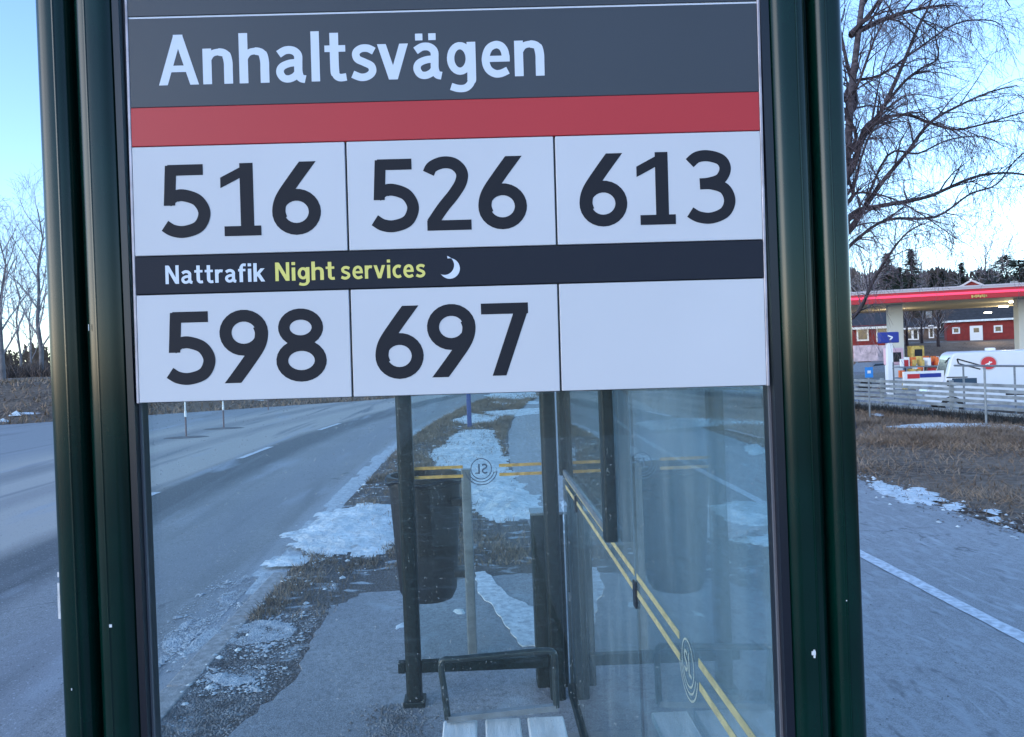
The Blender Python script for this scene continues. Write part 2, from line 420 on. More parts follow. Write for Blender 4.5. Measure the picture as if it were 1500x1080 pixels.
# as a fan of quads row by row
rows = []
for y in np.arange(-40, 58, 1.0):
    xr = redge(y)+.12
    # left limit: the x whose far edge is at y
    xl = -140
    for (a, b), (c, d) in zip(FE, FE[1:]):
        if b <= y <= d: xl = max(-140, a+(c-a)*(y-b)/(d-b))
    rows.append((xl, xr, y))
for (xl, xr, y) in rows:
    for i in range(9): mb.v.append((xl+(xr-xl)*i/8, y, ZR))
for k in range(len(rows)-1):
    for i in range(8): mb.f.append((k*9+i, k*9+i+1, (k+1)*9+i+1, (k+1)*9+i)); mb.mi.append(0)
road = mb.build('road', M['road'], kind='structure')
verge = strip('grass_verge', lambda y: redge(y)+.10, vedge, -8, 40, 0.0, M['verge'], skirt=-.17, jag=.03)
path = strip('foot_and_cycle_path', vedge, pedge, -12, 60, 0.004, M['path'], skirt=-.1, jag=.02)
# platform asphalt: a worn sheet with an uneven rim
rr = random.Random(3)
pl = [(-1.12,-1.0),(.5,-1.0),(.5,4.95),(.30,5.35),(0.0,5.3),(-.35,5.2),(-.6,5.05),(-.85,5.05),(-1.02,4.7),(-1.0,4.1),(-.98,3.7),(-1.1,3.3),(-1.16,2.9),(-1.12,2.2)]
def roughen(pl, step, amp, rr):
    o = []
    for i in range(len(pl)):
        a = Vector(pl[i]); b = Vector(pl[(i+1) % len(pl)]); n = max(1, int((b-a).length/step))
        for k in range(n):
            p = a.lerp(b, k/n); o.append((p.x+rr.uniform(-amp, amp), p.y+rr.uniform(-amp, amp)))
    return o
def sheet(name, pl, z, m, thick=.012, kind='structure'):
    import bmesh
    bm = bmesh.new(); vs = [bm.verts.new((x, y, z)) for x, y in pl]
    es = [bm.edges.new((vs[i], vs[(i+1) % len(vs)])) for i in range(len(vs))]
    bmesh.ops.triangle_fill(bm, edges=es, use_beauty=True, normal=(0,0,1))
    g = bmesh.ops.extrude_face_region(bm, geom=bm.faces[:])
    bmesh.ops.translate(bm, verts=[v for v in g['geom'] if isinstance(v, bmesh.types.BMVert)], vec=(0,0,-thick))
    bmesh.ops.recalc_face_normals(bm, faces=bm.faces[:])
    me = bpy.data.meshes.new(name); bm.to_mesh(me); bm.free(); me.materials.append(m)
    o = bpy.data.objects.new(name, me); COL.objects.link(o)
    if kind: o['kind'] = kind
    return o
sheet('platform_asphalt', roughen(pl, .06, .018, rr), .010, M['slab'])
# concrete slab under the shelter
slabc = MB(); slabc.box(-.50, .44, .2, 3.05, -.02, .028)
bevel(slabc.build('shelter_slab', M['conc'], kind='structure'), .008)

# painted lines
strip('painted_path_line', lambda y: 2.76+bend(y), lambda y: 2.86+bend(y), -8, 40, .0075, M['line'], jag=.006, step=.12)
def stripe(name, x0, x1, y0, y1, z, m=M['line'], wdt=None):
    return strip(name, lambda y: x0+bend(y), lambda y: x1+bend(y), y0, y1, z, m, jag=.008, step=.2)
for y0 in (8.5, 13.5, 18.5):
    stripe('painted_lane_dash', -4.55, -4.43, y0, y0+1.7, ZR+.006)
# kerb stones by the platform
kerb = thing('granite_kerb', 'pale granite kerb stones between the wet road and the gritty bus platform', 'kerb', (redge(3), 3, ZR))
y = -1.2
while y < 5.0:
    k = MB(); L = .98; k.box(-.005, .125, y-3+.006, y-3+L-.006, -.03, .128+random.uniform(-.004, .004))
    bevel(k.build('kerb_stone', M['kerb'], kerb), .008); y += L

# ---------------------------------------------------------------- snow
SNOWPL = []
def fbm(x, y, seed=0.0):
    v = 0; a = 1; f = 1
    for k in range(4):
        v += a*math.sin(x*f*1.7+seed+k*1.3+1.9*math.sin(y*f*1.1+seed*.7))*math.cos(y*f*1.5-seed+k*2.1); a *= .55; f *= 2.1
    return v
def snow(name, pl, h, m=None, z=0.0, res=.032, jag=.5, seed=0):
    # a thin ragged mound inside the outline, its height falling to nothing at the rim
    if m is None: SNOWPL.append(pl)
    m = m or M['snow']
    xs = [p[0] for p in pl]; ys = [p[1] for p in pl]
    cx, cy = sum(xs)/len(xs), sum(ys)/len(ys)
    sc = math.sqrt((max(xs)-min(xs))*(max(ys)-min(ys)))
    def inside(x, y):
        c = False; d = 1e9; n = len(pl)
        for i in range(n):
            x1, y1 = pl[i]; x2, y2 = pl[(i+1) % n]
            if (y1 > y) != (y2 > y) and x < (x2-x1)*(y-y1)/(y2-y1)+x1: c = not c
            t = max(0, min(1, ((x-x1)*(x2-x1)+(y-y1)*(y2-y1))/max(1e-9, (x2-x1)**2+(y2-y1)**2)))
            d = min(d, math.hypot(x-x1-t*(x2-x1), y-y1-t*(y2-y1)))
        return d if c else -d
    x0, x1 = min(xs)-.1, max(xs)+.1; y0, y1 = min(ys)-.1, max(ys)+.1
    nx_ = max(4, int((x1-x0)/res)); ny_ = max(4, int((y1-y0)/(res*1.6)))
    mb = MB(); H = {}
    for j in range(ny_+1):
        for i in range(nx_+1):
            x = x0+(x1-x0)*i/nx_; y = y0+(y1-y0)*j/ny_
            d = inside(x, y) + jag*.10*sc*fbm(x*5/max(.4, sc), y*4/max(.4, sc), seed) + jag*.10*fbm(x*9, y*6, seed+7)*min(1, sc) - .012*sc + jag*.035*fbm(x*24, y*17, seed+2)*min(1, sc) + .006*math.sin(x*61+y*37)
            q = max(-.3, min(1, d/(.22*sc+1e-6)))
            H[i, j] = q
            zz = .6*h*(max(q, -.15)**.8 if q > 0 else q*.8) + (h*.20*fbm(x*7, y*7, seed+3)+h*.10*fbm(x*23, y*19, seed) if q > .2 else 0)
            mb.v.append((x+random.uniform(-.2, .2)*res, y+random.uniform(-.2, .2)*res, z+.012+zz-.004))
    W = nx_+1
    for j in range(ny_):
        for i in range(nx_):
            if max(H[i,j], H[i+1,j], H[i,j+1], H[i+1,j+1]) > -.02:
                mb.f.append((j*W+i, j*W+i+1, (j+1)*W+i+1, (j+1)*W+i)); mb.mi.append(0)
    if not mb.f: return None
    return mb.build(name, m, smooth=180, kind='stuff')
def P(*a, z=0.0): return [(gr(x, y, z).x, gr(x, y, z).y) for x, y in a]
FROST = []
snow('snow_bank', P((640,690),(628,668),(655,648),(672,632),(722,626),(728,640),(738,668),(752,692),(790,694),(700,700)), .06, seed=1, jag=.3)
snow('snow_bank', P((686,712),(760,706),(796,744),(800,762),(730,764),(690,752)), .06, seed=2, jag=.5)
snow('snow_bank', P((690,697),(756,694),(756,706),(720,714),(690,712)), .04, seed=12)
snow('snow_bank', P((415,790),(470,752),(540,742),(585,738),(590,790),(545,812),(492,816),(430,806)), .045, seed=4, jag=.7)
snow('snow_bank', P((384,826),(420,815),(452,816),(448,828),(400,832)), .025, seed=5, jag=.2)
snow('snow_bank', P((655,618),(690,606),(735,612),(720,620),(680,622)), .05, seed=6)
snow('snow_bank', P((700,604),(790,598),(790,606),(735,612)), .05, seed=7)
snow('snow_bank', P((712,576),(770,570),(790,582),(750,588),(715,584)), .06, seed=8, res=.12)
snow('snow_bank', P((720,588),(790,588),(790,592),(730,594)), .04, seed=18, res=.1)
FROST.append((P((300,925),(380,910),(440,915),(425,935),(330,950),(265,960)), 5200, 0.0))
FROST.append((P((300,990),(360,988),(376,1000),(330,1006)), 1500, 0.0))
FROST.append((P((230,948),(330,872),(352,850),(385,832),(360,820),(300,868),(240,905)), 4200, ZR))
# slush ridge along the edge of the road, further on
pl2 = [(redge(y)-.12+.03*math.sin(y*5), y) for y in np.arange(5.2, 17, .4)]+[(redge(y)+.20+.05*math.sin(y*7), y) for y in np.arange(17, 5.1, -.4)]
snow('slush_ridge', pl2, .035, M['slush'], z=-.03, res=.07, jag=.10, seed=14)
# ice and slush behind the bin and on the platform
STRIPE = P((697,842),(712,840),(748,878),(790,896),(822,915),(828,950),(763,950),(722,890),(698,870))
sheet('pale_salt_stripe', roughen(STRIPE, .05, .010, random.Random(8)), .016, M['line'], thick=.006)
snow('snow_bank', P((578,918),(592,914),(594,922),(580,924)), .02, seed=16, res=.015)
snow('snow_bank', P((664,897),(680,895),(682,902),(668,903)), .02, seed=17, res=.015)
# right of the path
snow('snow_bank', P((1276,716),(1290,708),(1308,712),(1318,724),(1300,726)), .02, seed=20, jag=.9)
snow('snow_bank', P((1318,722),(1345,716),(1362,728),(1372,738),(1345,738),(1322,732)), .022, seed=21, jag=.9)
snow('snow_bank', P((1384,740),(1406,738),(1402,746),(1388,748)), .015, seed=22, jag=.8)
snow('snow_bank', P((1442,750),(1460,746),(1456,754)), .03, seed=23, jag=.2, res=.03)
snow('snow_bank', P((1450,760),(1464,758),(1462,766)), .03, seed=24, jag=.2, res=.03)
snow('snow_bank', P((1456,650),(1478,643),(1500,642),(1520,648),(1515,660),(1490,658)), .05, seed=25, jag=.3)
snow('snow_bank', P((1298,626),(1360,620),(1440,621),(1540,628),(1540,634),(1440,628),(1350,628)), .05, seed=26, jag=.15)
snow('snow_bank', P((1278,607),(1292,606),(1290,610)), .04, seed=27, res=.06, jag=.2)
# snow seen through the wall glass beside the path
snow('snow_bank', P((930,620),(1000,612),(1080,614),(1170,620),(1170,626),(1040,624),(960,630)), .05, seed=30, res=.1, jag=.2)
snow('snow_bank', P((1040,742),(1100,735),(1150,752),(1160,772),(1080,768)), .02, seed=31, jag=.5)
snow('snow_bank', P((1075,792),(1130,785),(1160,792),(1130,802)), .02, seed=32, jag=.4)
snow('snow_bank', P((815,745),(850,720),(900,760),(915,800),(850,800)), .03, seed=33, jag=.4)
snow('snow_bank', P((1090,655),(1110,650),(1125,662),(1100,668)), .05, seed=34, jag=.2, res=.06)
snow('snow_bank', P((1120,676),(1150,672),(1158,680),(1130,684)), .05, seed=35, jag=.2, res=.06)
# small crumbs of old snow
def pin(pl, x, y):
    c = False; n = len(pl)
    for i in range(n):
        x1, y1 = pl[i]; x2, y2 = pl[(i+1) % n]
        if (y1 > y) != (y2 > y) and x < (x2-x1)*(y-y1)/(y2-y1)+x1: c = not c
    return c
mb = MB(); r9 = random.Random(99)
FROST.append((P((415,800),(470,757),(540,747),(580,745),(585,795),(545,822),(470,828),(400,822)), 700, 0.0))
FROST.append((P((640,694),(628,668),(655,644),(672,630),(722,622),(738,668),(752,696),(700,706)), 250, 0.0))
for pl_, n_, z_ in FROST:
    X0, X1 = min(a for a, b in pl_), max(a for a, b in pl_); Y0, Y1 = min(b for a, b in pl_), max(b for a, b in pl_); k = 0
    while k < n_:
        x = r9.uniform(X0-.1, X1+.1); y = r9.uniform(Y0-.1, Y1+.1)
        f = fbm(x*6, y*4, 3)+.6*fbm(x*17, y*13, 8)
        if not pin(pl_, x, y): k += .02; 
        if (pin(pl_, x, y) and f > -.55) or (r9.random() < .06):
            s_ = r9.uniform(.003, .006)+.012*max(0, f)*r9.random()
            a = r9.random()*6.3; vs = [(x+s_*r9.uniform(.6,1.4)*math.cos(a+i*1.2566), y+s_*r9.uniform(.6,1.4)*math.sin(a+i*1.2566), z_+.004) for i in range(5)]
            mb.add(vs+[(x, y, z_+.005+s_*.35)], [(i, (i+1) % 5, 5) for i in range(5)])
            k += 1
mb.build('frosty_crumbs', M['slush'], kind='stuff')
mb = MB()
def crumb(mb, x, y, z, s, rr):
    a = rr.random()*6.3; n = 5
    vs = [(x+s*rr.uniform(.7,1.2)*math.cos(a+i*1.2566), y+s*1.1*rr.uniform(.7,1.2)*math.sin(a+i*1.2566), z) for i in range(n)]
    mb.add(vs+[(x, y, z+s*rr.uniform(.35,.7))], [(i, (i+1) % n, n) for i in range(n)])
rr = random.Random(11)
for _ in range(1100):
    y = 3.5+rr.random()**1.2*18; x = redge(y)+.1+rr.random()**1.5*1.7
    if y < 5.5 and x > -1.05 and rr.random() < .96: continue
    crumb(mb, x, y, .004, rr.uniform(.004, .004+.022*rr.random()**2)*(1+y*.06), rr)
for _ in range(160):
    x = rr.uniform(4.1, 5.2); y = rr.uniform(4.5, 14); x = pedge(y)+rr.gauss(.1, .25)
    crumb(mb, x, y, .006, rr.uniform(.008, .03), rr)
for _ in range(40):
    px = rr.uniform(-45, -14); yy = lerp_tab(FE, px)+rr.uniform(.8, 9)
    crumb(mb, px, yy, terrain(px, yy), rr.uniform(.08, .3), rr)
mb.build('snow_crumbs', M['snow'], kind='stuff')

# ---------------------------------------------------------------- gravel and dead grass
mb = MB(); rr = random.Random(21)
def pebble(mb, x, y, z, s, rr):
    vs = [(x+s*rr.uniform(.7,1.1)*math.cos(a), y+s*rr.uniform(.7,1.1)*math.sin(a), z) for a in (0.3, 1.6, 2.9, 4.1, 5.3)]
    mb.add(vs+[(x+rr.uniform(-.3,.3)*s, y+rr.uniform(-.3,.3)*s, z+s*rr.uniform(.5,.9))], [(i, (i+1) % 5, 5) for i in range(5)])
for _ in range(15000):
    y = 1.2+rr.random()**1.1*3.6; x = redge(y)+.12+abs(rr.gauss(0, .26))
    if x > -.95: continue
    pebble(mb, x, y, .0, rr.uniform(.003, .010), rr)
for _ in range(2500):
    y = rr.uniform(2.2, 3.4); x = -.42+rr.gauss(0, .07)
    pebble(mb, x, y, .012, rr.uniform(.003, .009), rr)
for _ in range(1500):
    pebble(mb, rr.uniform(-.5, 2.5), rr.uniform(1.5, 8), .008, rr.uniform(.002, .006), rr)
for _ in range(1500):
    y = rr.uniform(3, 12); pebble(mb, pedge(y)+rr.gauss(.05, .15), y, .006, rr.uniform(.005, .018), rr)
mb.build('loose_gravel', M['stone'], kind='stuff')

def blades(name, pts, m, h, wd, lean, rr):
    n = len(pts); V = np.zeros((n*3, 3)); F = []
    for i, (x, y, z, s) in enumerate(pts):
        a = rr.random()*6.283; hh = h*s*rr.uniform(.5, 1.3); l = lean*rr.uniform(.2, 1.4)*hh; b = rr.random()*6.283
        wx, wy = wd*s*math.cos(b), wd*s*math.sin(b)
        V[i*3] = (x-wx, y-wy, z); V[i*3+1] = (x+wx, y+wy, z); V[i*3+2] = (x+l*math.cos(a), y+l*math.sin(a), z+hh)
    me = bpy.data.meshes.new(name)
    me.from_pydata(V.tolist(), [], [(i*3, i*3+1, i*3+2) for i in range(n)])
    me.materials.append(m)
    o = bpy.data.objects.new(name, me); COL.objects.link(o); o['kind'] = 'stuff'; return o
rr = random.Random(31); pts = []
clump = [(rr.uniform(4.4, 16), rr.uniform(2.5, 22), rr.uniform(.2, 1.2)) for _ in range(260)]
while len(pts) < 95000:
    cx, cy, cs = rr.choice(clump)
    if rr.random() < .22: x, y = rr.uniform(4.2, 17), rr.uniform(2, 24)
    else: x, y = rr.gauss(cx, .3*cs+.05), rr.gauss(cy, .35*cs+.05)
    if x < pedge(y)+.05+.08*math.sin(y*4) or fdist(x, y) > .4: continue
    d = math.hypot(x, y); pts.append((x, y, terrain(x, y)-.005, (.7+d*.045)*(.7+.8*cs)))
blades('dead_grass', pts, M['grass'], .045, .0045, 1.5, rr)
pts = []
while len(pts) < 30000:
    y = 4.6+rr.random()**1.3*24; x = redge(y)+.12+rr.random()*1.9
    if x > vedge(y)-.05: continue
    if fbm(x*2.2, y*1.1, 5) < -.1 and rr.random() < .85: continue
    if y < 5.6 and x > -.95: continue
    if rr.random() < .9 and any(pin(q, x, y) for q in SNOWPL[:8]): continue
    pts.append((x, y, -.003, .7+y*.05))
blades('verge_grass', pts, M['grassv'], .055, .004, 1.0, rr)
pts = []
while len(pts) < 14000:
    x = rr.uniform(-60, 4); y = lerp_tab(FE, x)+rr.random()**1.4*14
    pts.append((x, y, terrain(x, y)-.01, 3.2))
blades('field_grass', pts, M['grass'], .07, .012, 1.0, rr)
# ---------------------------------------------------------------- lettering drawn as strokes
def arc(cx, cy, rx, ry, a0, a1, n=14):
    return [(cx+rx*math.cos(R(a0+(a1-a0)*i/n)), cy+ry*math.sin(R(a0+(a1-a0)*i/n))) for i in range(n+1)]
def smooth(p, n=7):
    o = []; q = [p[0]]+list(p)+[p[-1]]
    for i in range(1, len(q)-2):
        a, b, c, d = q[i-1:i+3]
        for k in range(n):
            t = k/n; t2 = t*t; t3 = t2*t
            o.append(tuple(.5*(2*b[j]+(c[j]-a[j])*t+(2*a[j]-5*b[j]+4*c[j]-d[j])*t2+(3*b[j]-a[j]-3*c[j]+d[j])*t3) for j in (0, 1)))
    o.append(tuple(p[-1])); return o
def ribbon(pts, wd, c0=None, c1=None, closed=False):
    pts = list(pts)
    if not isinstance(wd, (list, tuple)):
        for c, e in ((c0, 0), (c1, -1)):      # a slanted cut needs a clear run of one stroke width
            while c and len(pts) > 2:
                q = pts[1] if e == 0 else pts[-2]
                if math.hypot(q[0]-pts[e][0], q[1]-pts[e][1]) < wd*.9: pts.pop(1 if e == 0 else -2)
                else: break
    k = len(pts); A = []; B = []
    ws = wd if isinstance(wd, (list, tuple)) else [wd]*k
    if isinstance(wd, tuple): ws = [wd[0]+(wd[1]-wd[0])*i/(k-1) for i in range(k)]
    for i, p in enumerate(pts):
        if closed: a = pts[i-1]; b = pts[(i+1) % k]
        else: a = pts[max(0, i-1)]; b = pts[min(k-1, i+1)]
        tx, ty = b[0]-a[0], b[1]-a[1]; l = math.hypot(tx, ty) or 1; tx /= l; ty /= l
        h = ws[i]/2; q1 = [p[0]-ty*h, p[1]+tx*h]; q2 = [p[0]+ty*h, p[1]-tx*h]
        c = c0 if i == 0 else (c1 if i == k-1 else None)
        if not closed and c == 'h' and abs(ty) > .15:
            for q in (q1, q2): d = (p[1]-q[1])/ty; q[0] += tx*d; q[1] += ty*d
        if not closed and c == 'v' and abs(tx) > .15:
            for q in (q1, q2): d = (p[0]-q[0])/tx; q[0] += tx*d; q[1] += ty*d
        A.append(tuple(q1)); B.append(tuple(q2))
    quads = []
    for i in range(k if closed else k-1):
        j = (i+1) % k; quads.append((A[i], A[j], B[j], B[i]))
    return quads
W1 = .172; H1 = .148
def S(p, w=W1, c0=None, c1=None, sm=True): return ribbon(smooth(p) if sm else p, w, c0, c1)
GL = {
 '1': (.56, [S([(.375,1),(.375,.05)], W1+.01, 'h', 'h', 0), S([(.02,.735),(.40,.925)], .13, 'v', 'v', 0), S([(.06,.068),(.56,.068)], .136, sm=False)]),
 '5': (.67, [S([(.10,.925),(.58,.925)], .15, sm=False), S([(.145,.99),(.115,.44)], .155, 'h','h', 0),
       S([(.09,.49),(.20,.565),(.32,.575),(.50,.50),(.585,.33),(.51,.15),(.32,.078),(.16,.095),(.045,.165)], [.15]*8+[.165]*200)]),
 '6': (.66, [S([(.50,1.0),(.30,.735),(.14,.50),(.095,.33),(.12,.22)], .18, 'h'), ribbon(arc(.335,.31,.248,.235,0,350,26), .165, closed=True)]),
 '9': (.66, [S([(.16,0.0),(.36,.265),(.52,.50),(.565,.67),(.54,.78)], .18, 'h'), ribbon(arc(.325,.69,.248,.235,0,350,26), .165, closed=True)]),
 '2': (.66, [S([(.065,.79),(.12,.88),(.27,.935),(.42,.91),(.52,.80),(.51,.66),(.41,.50),(.25,.31),(.10,.10)], .165), S([(.03,.07),(.64,.07)], .14, sm=False)]),
 '3': (.65, [S([(.04,.835),(.14,.915),(.29,.93),(.46,.87),(.515,.745),(.45,.61),(.30,.555),(.17,.545)], .155),
       S([(.17,.545),(.33,.54),(.50,.47),(.565,.31),(.50,.15),(.32,.072),(.15,.09),(.03,.16)], .155)]),
 '7': (.64, [S([(0,.925),(.63,.925)], .15, sm=False), S([(.545,.92),(.225,0)], .175, None, 'h', 0)]),
 '8': (.68, [ribbon(arc(.34,.74,.225,.185,0,350,26), .155, closed=True), ribbon(arc(.34,.285,.258,.212,0,350,26), .16, closed=True)]),
 'A': (.79, [S([(.085,0),(.395,1.0)], .165, 'h','h',0), S([(.705,0),(.395,1.0)], .165, 'h','h',0), S([(.20,.32),(.60,.32)], .13, sm=False), S([(.30,.935),(.49,.935)], .13, sm=False)]),
 'n': (.58, [S([(.083,.71),(.083,0)], W1, sm=False), S([(.09,.47),(.18,.60),(.32,.635),(.45,.59),(.495,.44),(.497,.25),(.497,0)], [.13]*14+[.15]*8+[W1]*100)]),
 'h': (.58, [S([(.083,1.0),(.083,0)], W1, sm=False), S([(.09,.47),(.18,.60),(.32,.635),(.45,.59),(.495,.44),(.497,.25),(.497,0)], [.13]*14+[.15]*8+[W1]*100)]),
 'a': (.58, [S([(.07,.56),(.20,.635),(.34,.63),(.435,.54),(.44,.38),(.44,.20),(.48,.08),(.57,.05)], .155), S([(.44,.385),(.28,.375),(.13,.31),(.09,.20),(.15,.09),(.26,.065),(.38,.12),(.45,.22)], .145)]),
 'l': (.19, [S([(.095,1.0),(.095,0)], W1, sm=False)]),
 't': (.42, [S([(.19,.96),(.19,.30),(.21,.13),(.29,.065),(.42,.075)], [W1]*14+[.15]*100), S([(0,.645),(.41,.645)], .13, sm=False)]),
 's': (.51, [S([(.46,.575),(.34,.635),(.20,.63),(.105,.55),(.13,.43),(.27,.355),(.40,.28),(.42,.165),(.33,.08),(.19,.06),(.03,.125)], .15)]),
 'v': (.59, [S([(.075,.71),(.295,.0)], .165, 'h','h',0), S([(.515,.71),(.295,.0)], .165, 'h','h',0)]),
 'g': (.57, [ribbon(arc(.26,.385,.185,.255,0,350,26), .145, closed=True), S([(.485,.71),(.485,.10),(.47,-.09),(.37,-.20),(.22,-.215),(.07,-.17)], [W1]*14+[.145]*100)]),
 'e': (.57, [S([(.12,.36),(.56,.36)], .12, sm=False), S([(.485,.38),(.46,.52),(.39,.615),(.28,.64),(.15,.56),(.087,.36),(.13,.17),(.25,.07),(.38,.065),(.52,.125)], .15)]),
 'r': (.38, [S([(.083,.71),(.083,0)], W1, sm=False), S([(.09,.45),(.17,.60),(.28,.64),(.38,.62)], .15)]),
 'f': (.38, [S([(.15,0),(.15,.62),(.17,.83),(.25,.925),(.39,.92)], [W1]*14+[.145]*100), S([(0,.645),(.37,.645)], .13, sm=False)]),
 'i': (.19, [S([(.095,.71),(.095,0)], W1, sm=False), S([(.095,1.0),(.095,.84)], W1, sm=False)]),
 'k': (.54, [S([(.083,1.0),(.083,0)], W1, sm=False), S([(.46,.71),(.13,.32)], .155, 'h',None,0), S([(.22,.44),(.48,0)], .17, None,'h',0)]),
 'c': (.47, [S([(.44,.59),(.34,.635),(.22,.61),(.11,.50),(.087,.34),(.13,.17),(.24,.075),(.35,.068),(.45,.115)], .155)]),
 'N': (.68, [S([(.083,1.0),(.083,0)], .16, sm=False), S([(.597,1.0),(.597,0)], .16, sm=False), S([(.10,.98),(.58,.02)], .17, 'h','h',0)]),
 'S': (.58, [S([(.52,.83),(.40,.92),(.22,.91),(.11,.80),(.14,.63),(.30,.52),(.46,.40),(.49,.22),(.37,.09),(.20,.08),(.05,.16)], .15)]),
 'L': (.52, [S([(.083,1.0),(.083,0)], .16, sm=False), S([(.05,.07),(.50,.07)], .15, sm=False)]),
}
GL['ä'] = (.58, GL['a'][1]+[S([(.14,.90),(.14,.765)], .145, sm=False), S([(.40,.90),(.40,.765)], .145, sm=False)])
GL['j1'] = (.62, [S([(.06,.46),(.06,1),(.56,1)], .3)])
def letter_mesh(items, to3, nrm, eps=.00006):
    # items: (glyph, left, right, baseline, height) in sheet units; to3 maps (u,v) to space
    mb = MB(); nrm = Vector(nrm)
    for (g, l, r, base, h) in items:
        wd, parts = GL[g]; sx = (r-l)/wd
        for i, quads in enumerate(parts):
            off = nrm*(eps*(i+1))
            for q in quads:
                mb.add([Vector(to3(l+p[0]*sx, base-p[1]*h))+off for p in q], [(0,1,2,3)])
    return mb

# ---------------------------------------------------------------- name board
D = 0.93
BY = D-.022                                          # front face of the board
BO = at(188, 27, BY)
BA = R(.60)
bux = Vector((math.cos(BA), 0, -math.sin(BA))); bvz = Vector((-math.sin(BA), 0, -math.cos(BA)))
PX = BY/FPX
def BP(u, v, d=0.0): return BO + bux*(u*PX) + bvz*(v*PX) + Vector((0, -d, 0))
def plate(u0, u1, v0, v1, d0, d1, name, m, parent, bev=.0006):
    mb = MB(); vs = [BP(u, v, d) for d in (d0, d1) for (u, v) in ((u0,v0),(u1,v0),(u1,v1),(u0,v1))]
    mb.add(vs, [(0,1,2,3),(7,6,5,4),(0,4,5,1),(1,5,6,2),(2,6,7,3),(3,7,4,0)])
    for i in range(len(mb.v)): mb.v[i] = tuple(Vector(mb.v[i])-org)
    o = mb.build(name, m, parent)
    if bev: bevel(o, bev, 1)
    return o
org = BP(460, 561)
board = thing('stop_name_board', 'bus stop board reading Anhaltsvägen above five route numbers, hung between green posts', 'sign', tuple(org))
def place(mb): 
    for i in range(len(mb.v)): mb.v[i] = tuple(Vector(mb.v[i])-org)
    return mb
plate(-2, 920, -420, 562, -.012, -.006, 'backing_sheet', M['gasket'], board)
o = plate(0, 918, -420, -1.6, -.006, .001, 'header_panel', M['slate'], board); o['label'] = 'dark blue grey panel above the thin white line'
plate(0, 918, -1.6, 1.4, -.006, -.0004, 'white_line', M['letter'], board, 0)
name = plate(0, 918, 1.4, 131, -.006, .001, 'name_panel', M['slate'], board)
name['label'] = 'dark panel with the white name Anhaltsvägen'
items = [(g, l, r, 99.5, 73) for g, l, r in zip('Anhaltsvägen',
   (42.5,107,160,212,264,284.5,322.5,362,412,462.5,512.5,561.5), (100.5,150,203,256.5,277.5,315.5,360,405.5,455,504.5,555,604.5))]
place(letter_mesh(items, lambda u, v: BP(u, v, .0012), (0,-1,0))).build('stop_name', M['letter'], name)
plate(0, 918, 131.3, 187.5, -.006, .0012, 'red_band', M['red'], board)
def route(u0, u1, v0, v1, txt, pos, base):
    c = plate(u0, u1, v0, v1, -.006, .001, 'route_card', M['white'], board)
    c['label'] = ('white card with route number '+txt) if txt else 'blank white card without a number'
    if txt:
        place(letter_mesh([(g, l, r, base, 106) for g, (l, r) in zip(txt, pos)], lambda u, v: BP(u, v, .0012), (0,-1,0))).build('route_number', M['ink'], c)
G = 1.5
route(0, 311-G, 188.5, 347, '516', ((40,112),(125,185),(201,272)), 321.5)
route(311+G, 616-G, 188.5, 347, '526', ((346,416),(424,494),(502,573)), 321.5)
route(616+G, 918, 188.5, 347, '613', ((650,720),(733,791),(809,880)), 321.5)
nb = plate(0, 918, 348.5, 403, -.006, .0014, 'night_band', M['night'], board); nb['label'] = 'dark band reading Nattrafik Night services with a moon'
def word(t, l, r, base, h):
    ws = [GL[g][0] for g in t]; gap = .10; tot = sum(ws)+gap*(len(t)-1); k = (r-l)/tot; u = l; o = []
    for g, wq in zip(t, ws): o.append((g, u, u+wq*k, base, h)); u += (wq+gap)*k
    return o
place(letter_mesh(word('Nattrafik', 43.5, 187.5, 389, 27), lambda u, v: BP(u, v, .0016), (0,-1,0))).build('swedish_words', M['letter'], nb)
place(letter_mesh(word('Night', 203.5, 290, 389, 27)+word('services', 299, 422.5, 389, 27), lambda u, v: BP(u, v, .0016), (0,-1,0))).build('english_words', M['yellowink'], nb)
mo = arc(458, 377.5, 15, 15, -100, 148, 24); mi = arc(450.5, 372.5, 14.2, 14.2, -72, 118, 24)
mb = MB()
for i in range(24): mb.add([BP(*mo[i], .0017), BP(*mo[i+1], .0017), BP(*mi[i+1], .0017), BP(*mi[i], .0017)], [(0,1,2,3)])
place(mb).build('moon_symbol', M['letter'], nb)
route(0, 311-G, 404.5, 561, '598', ((41,113),(120,191),(201,275)), 536)
route(311+G, 616-G, 404.5, 561, '697', ((345.5,416),(423,494),(502,572)), 536)
route(616+G, 918, 404.5, 561, '', (), 0)
plate(-4.5, -.4, -420, 562, -.008, .0012, 'edge_trim', M['edge'], board)
plate(918.4, 922.5, -420, 562, -.008, .0012, 'edge_trim', M['edge'], board)

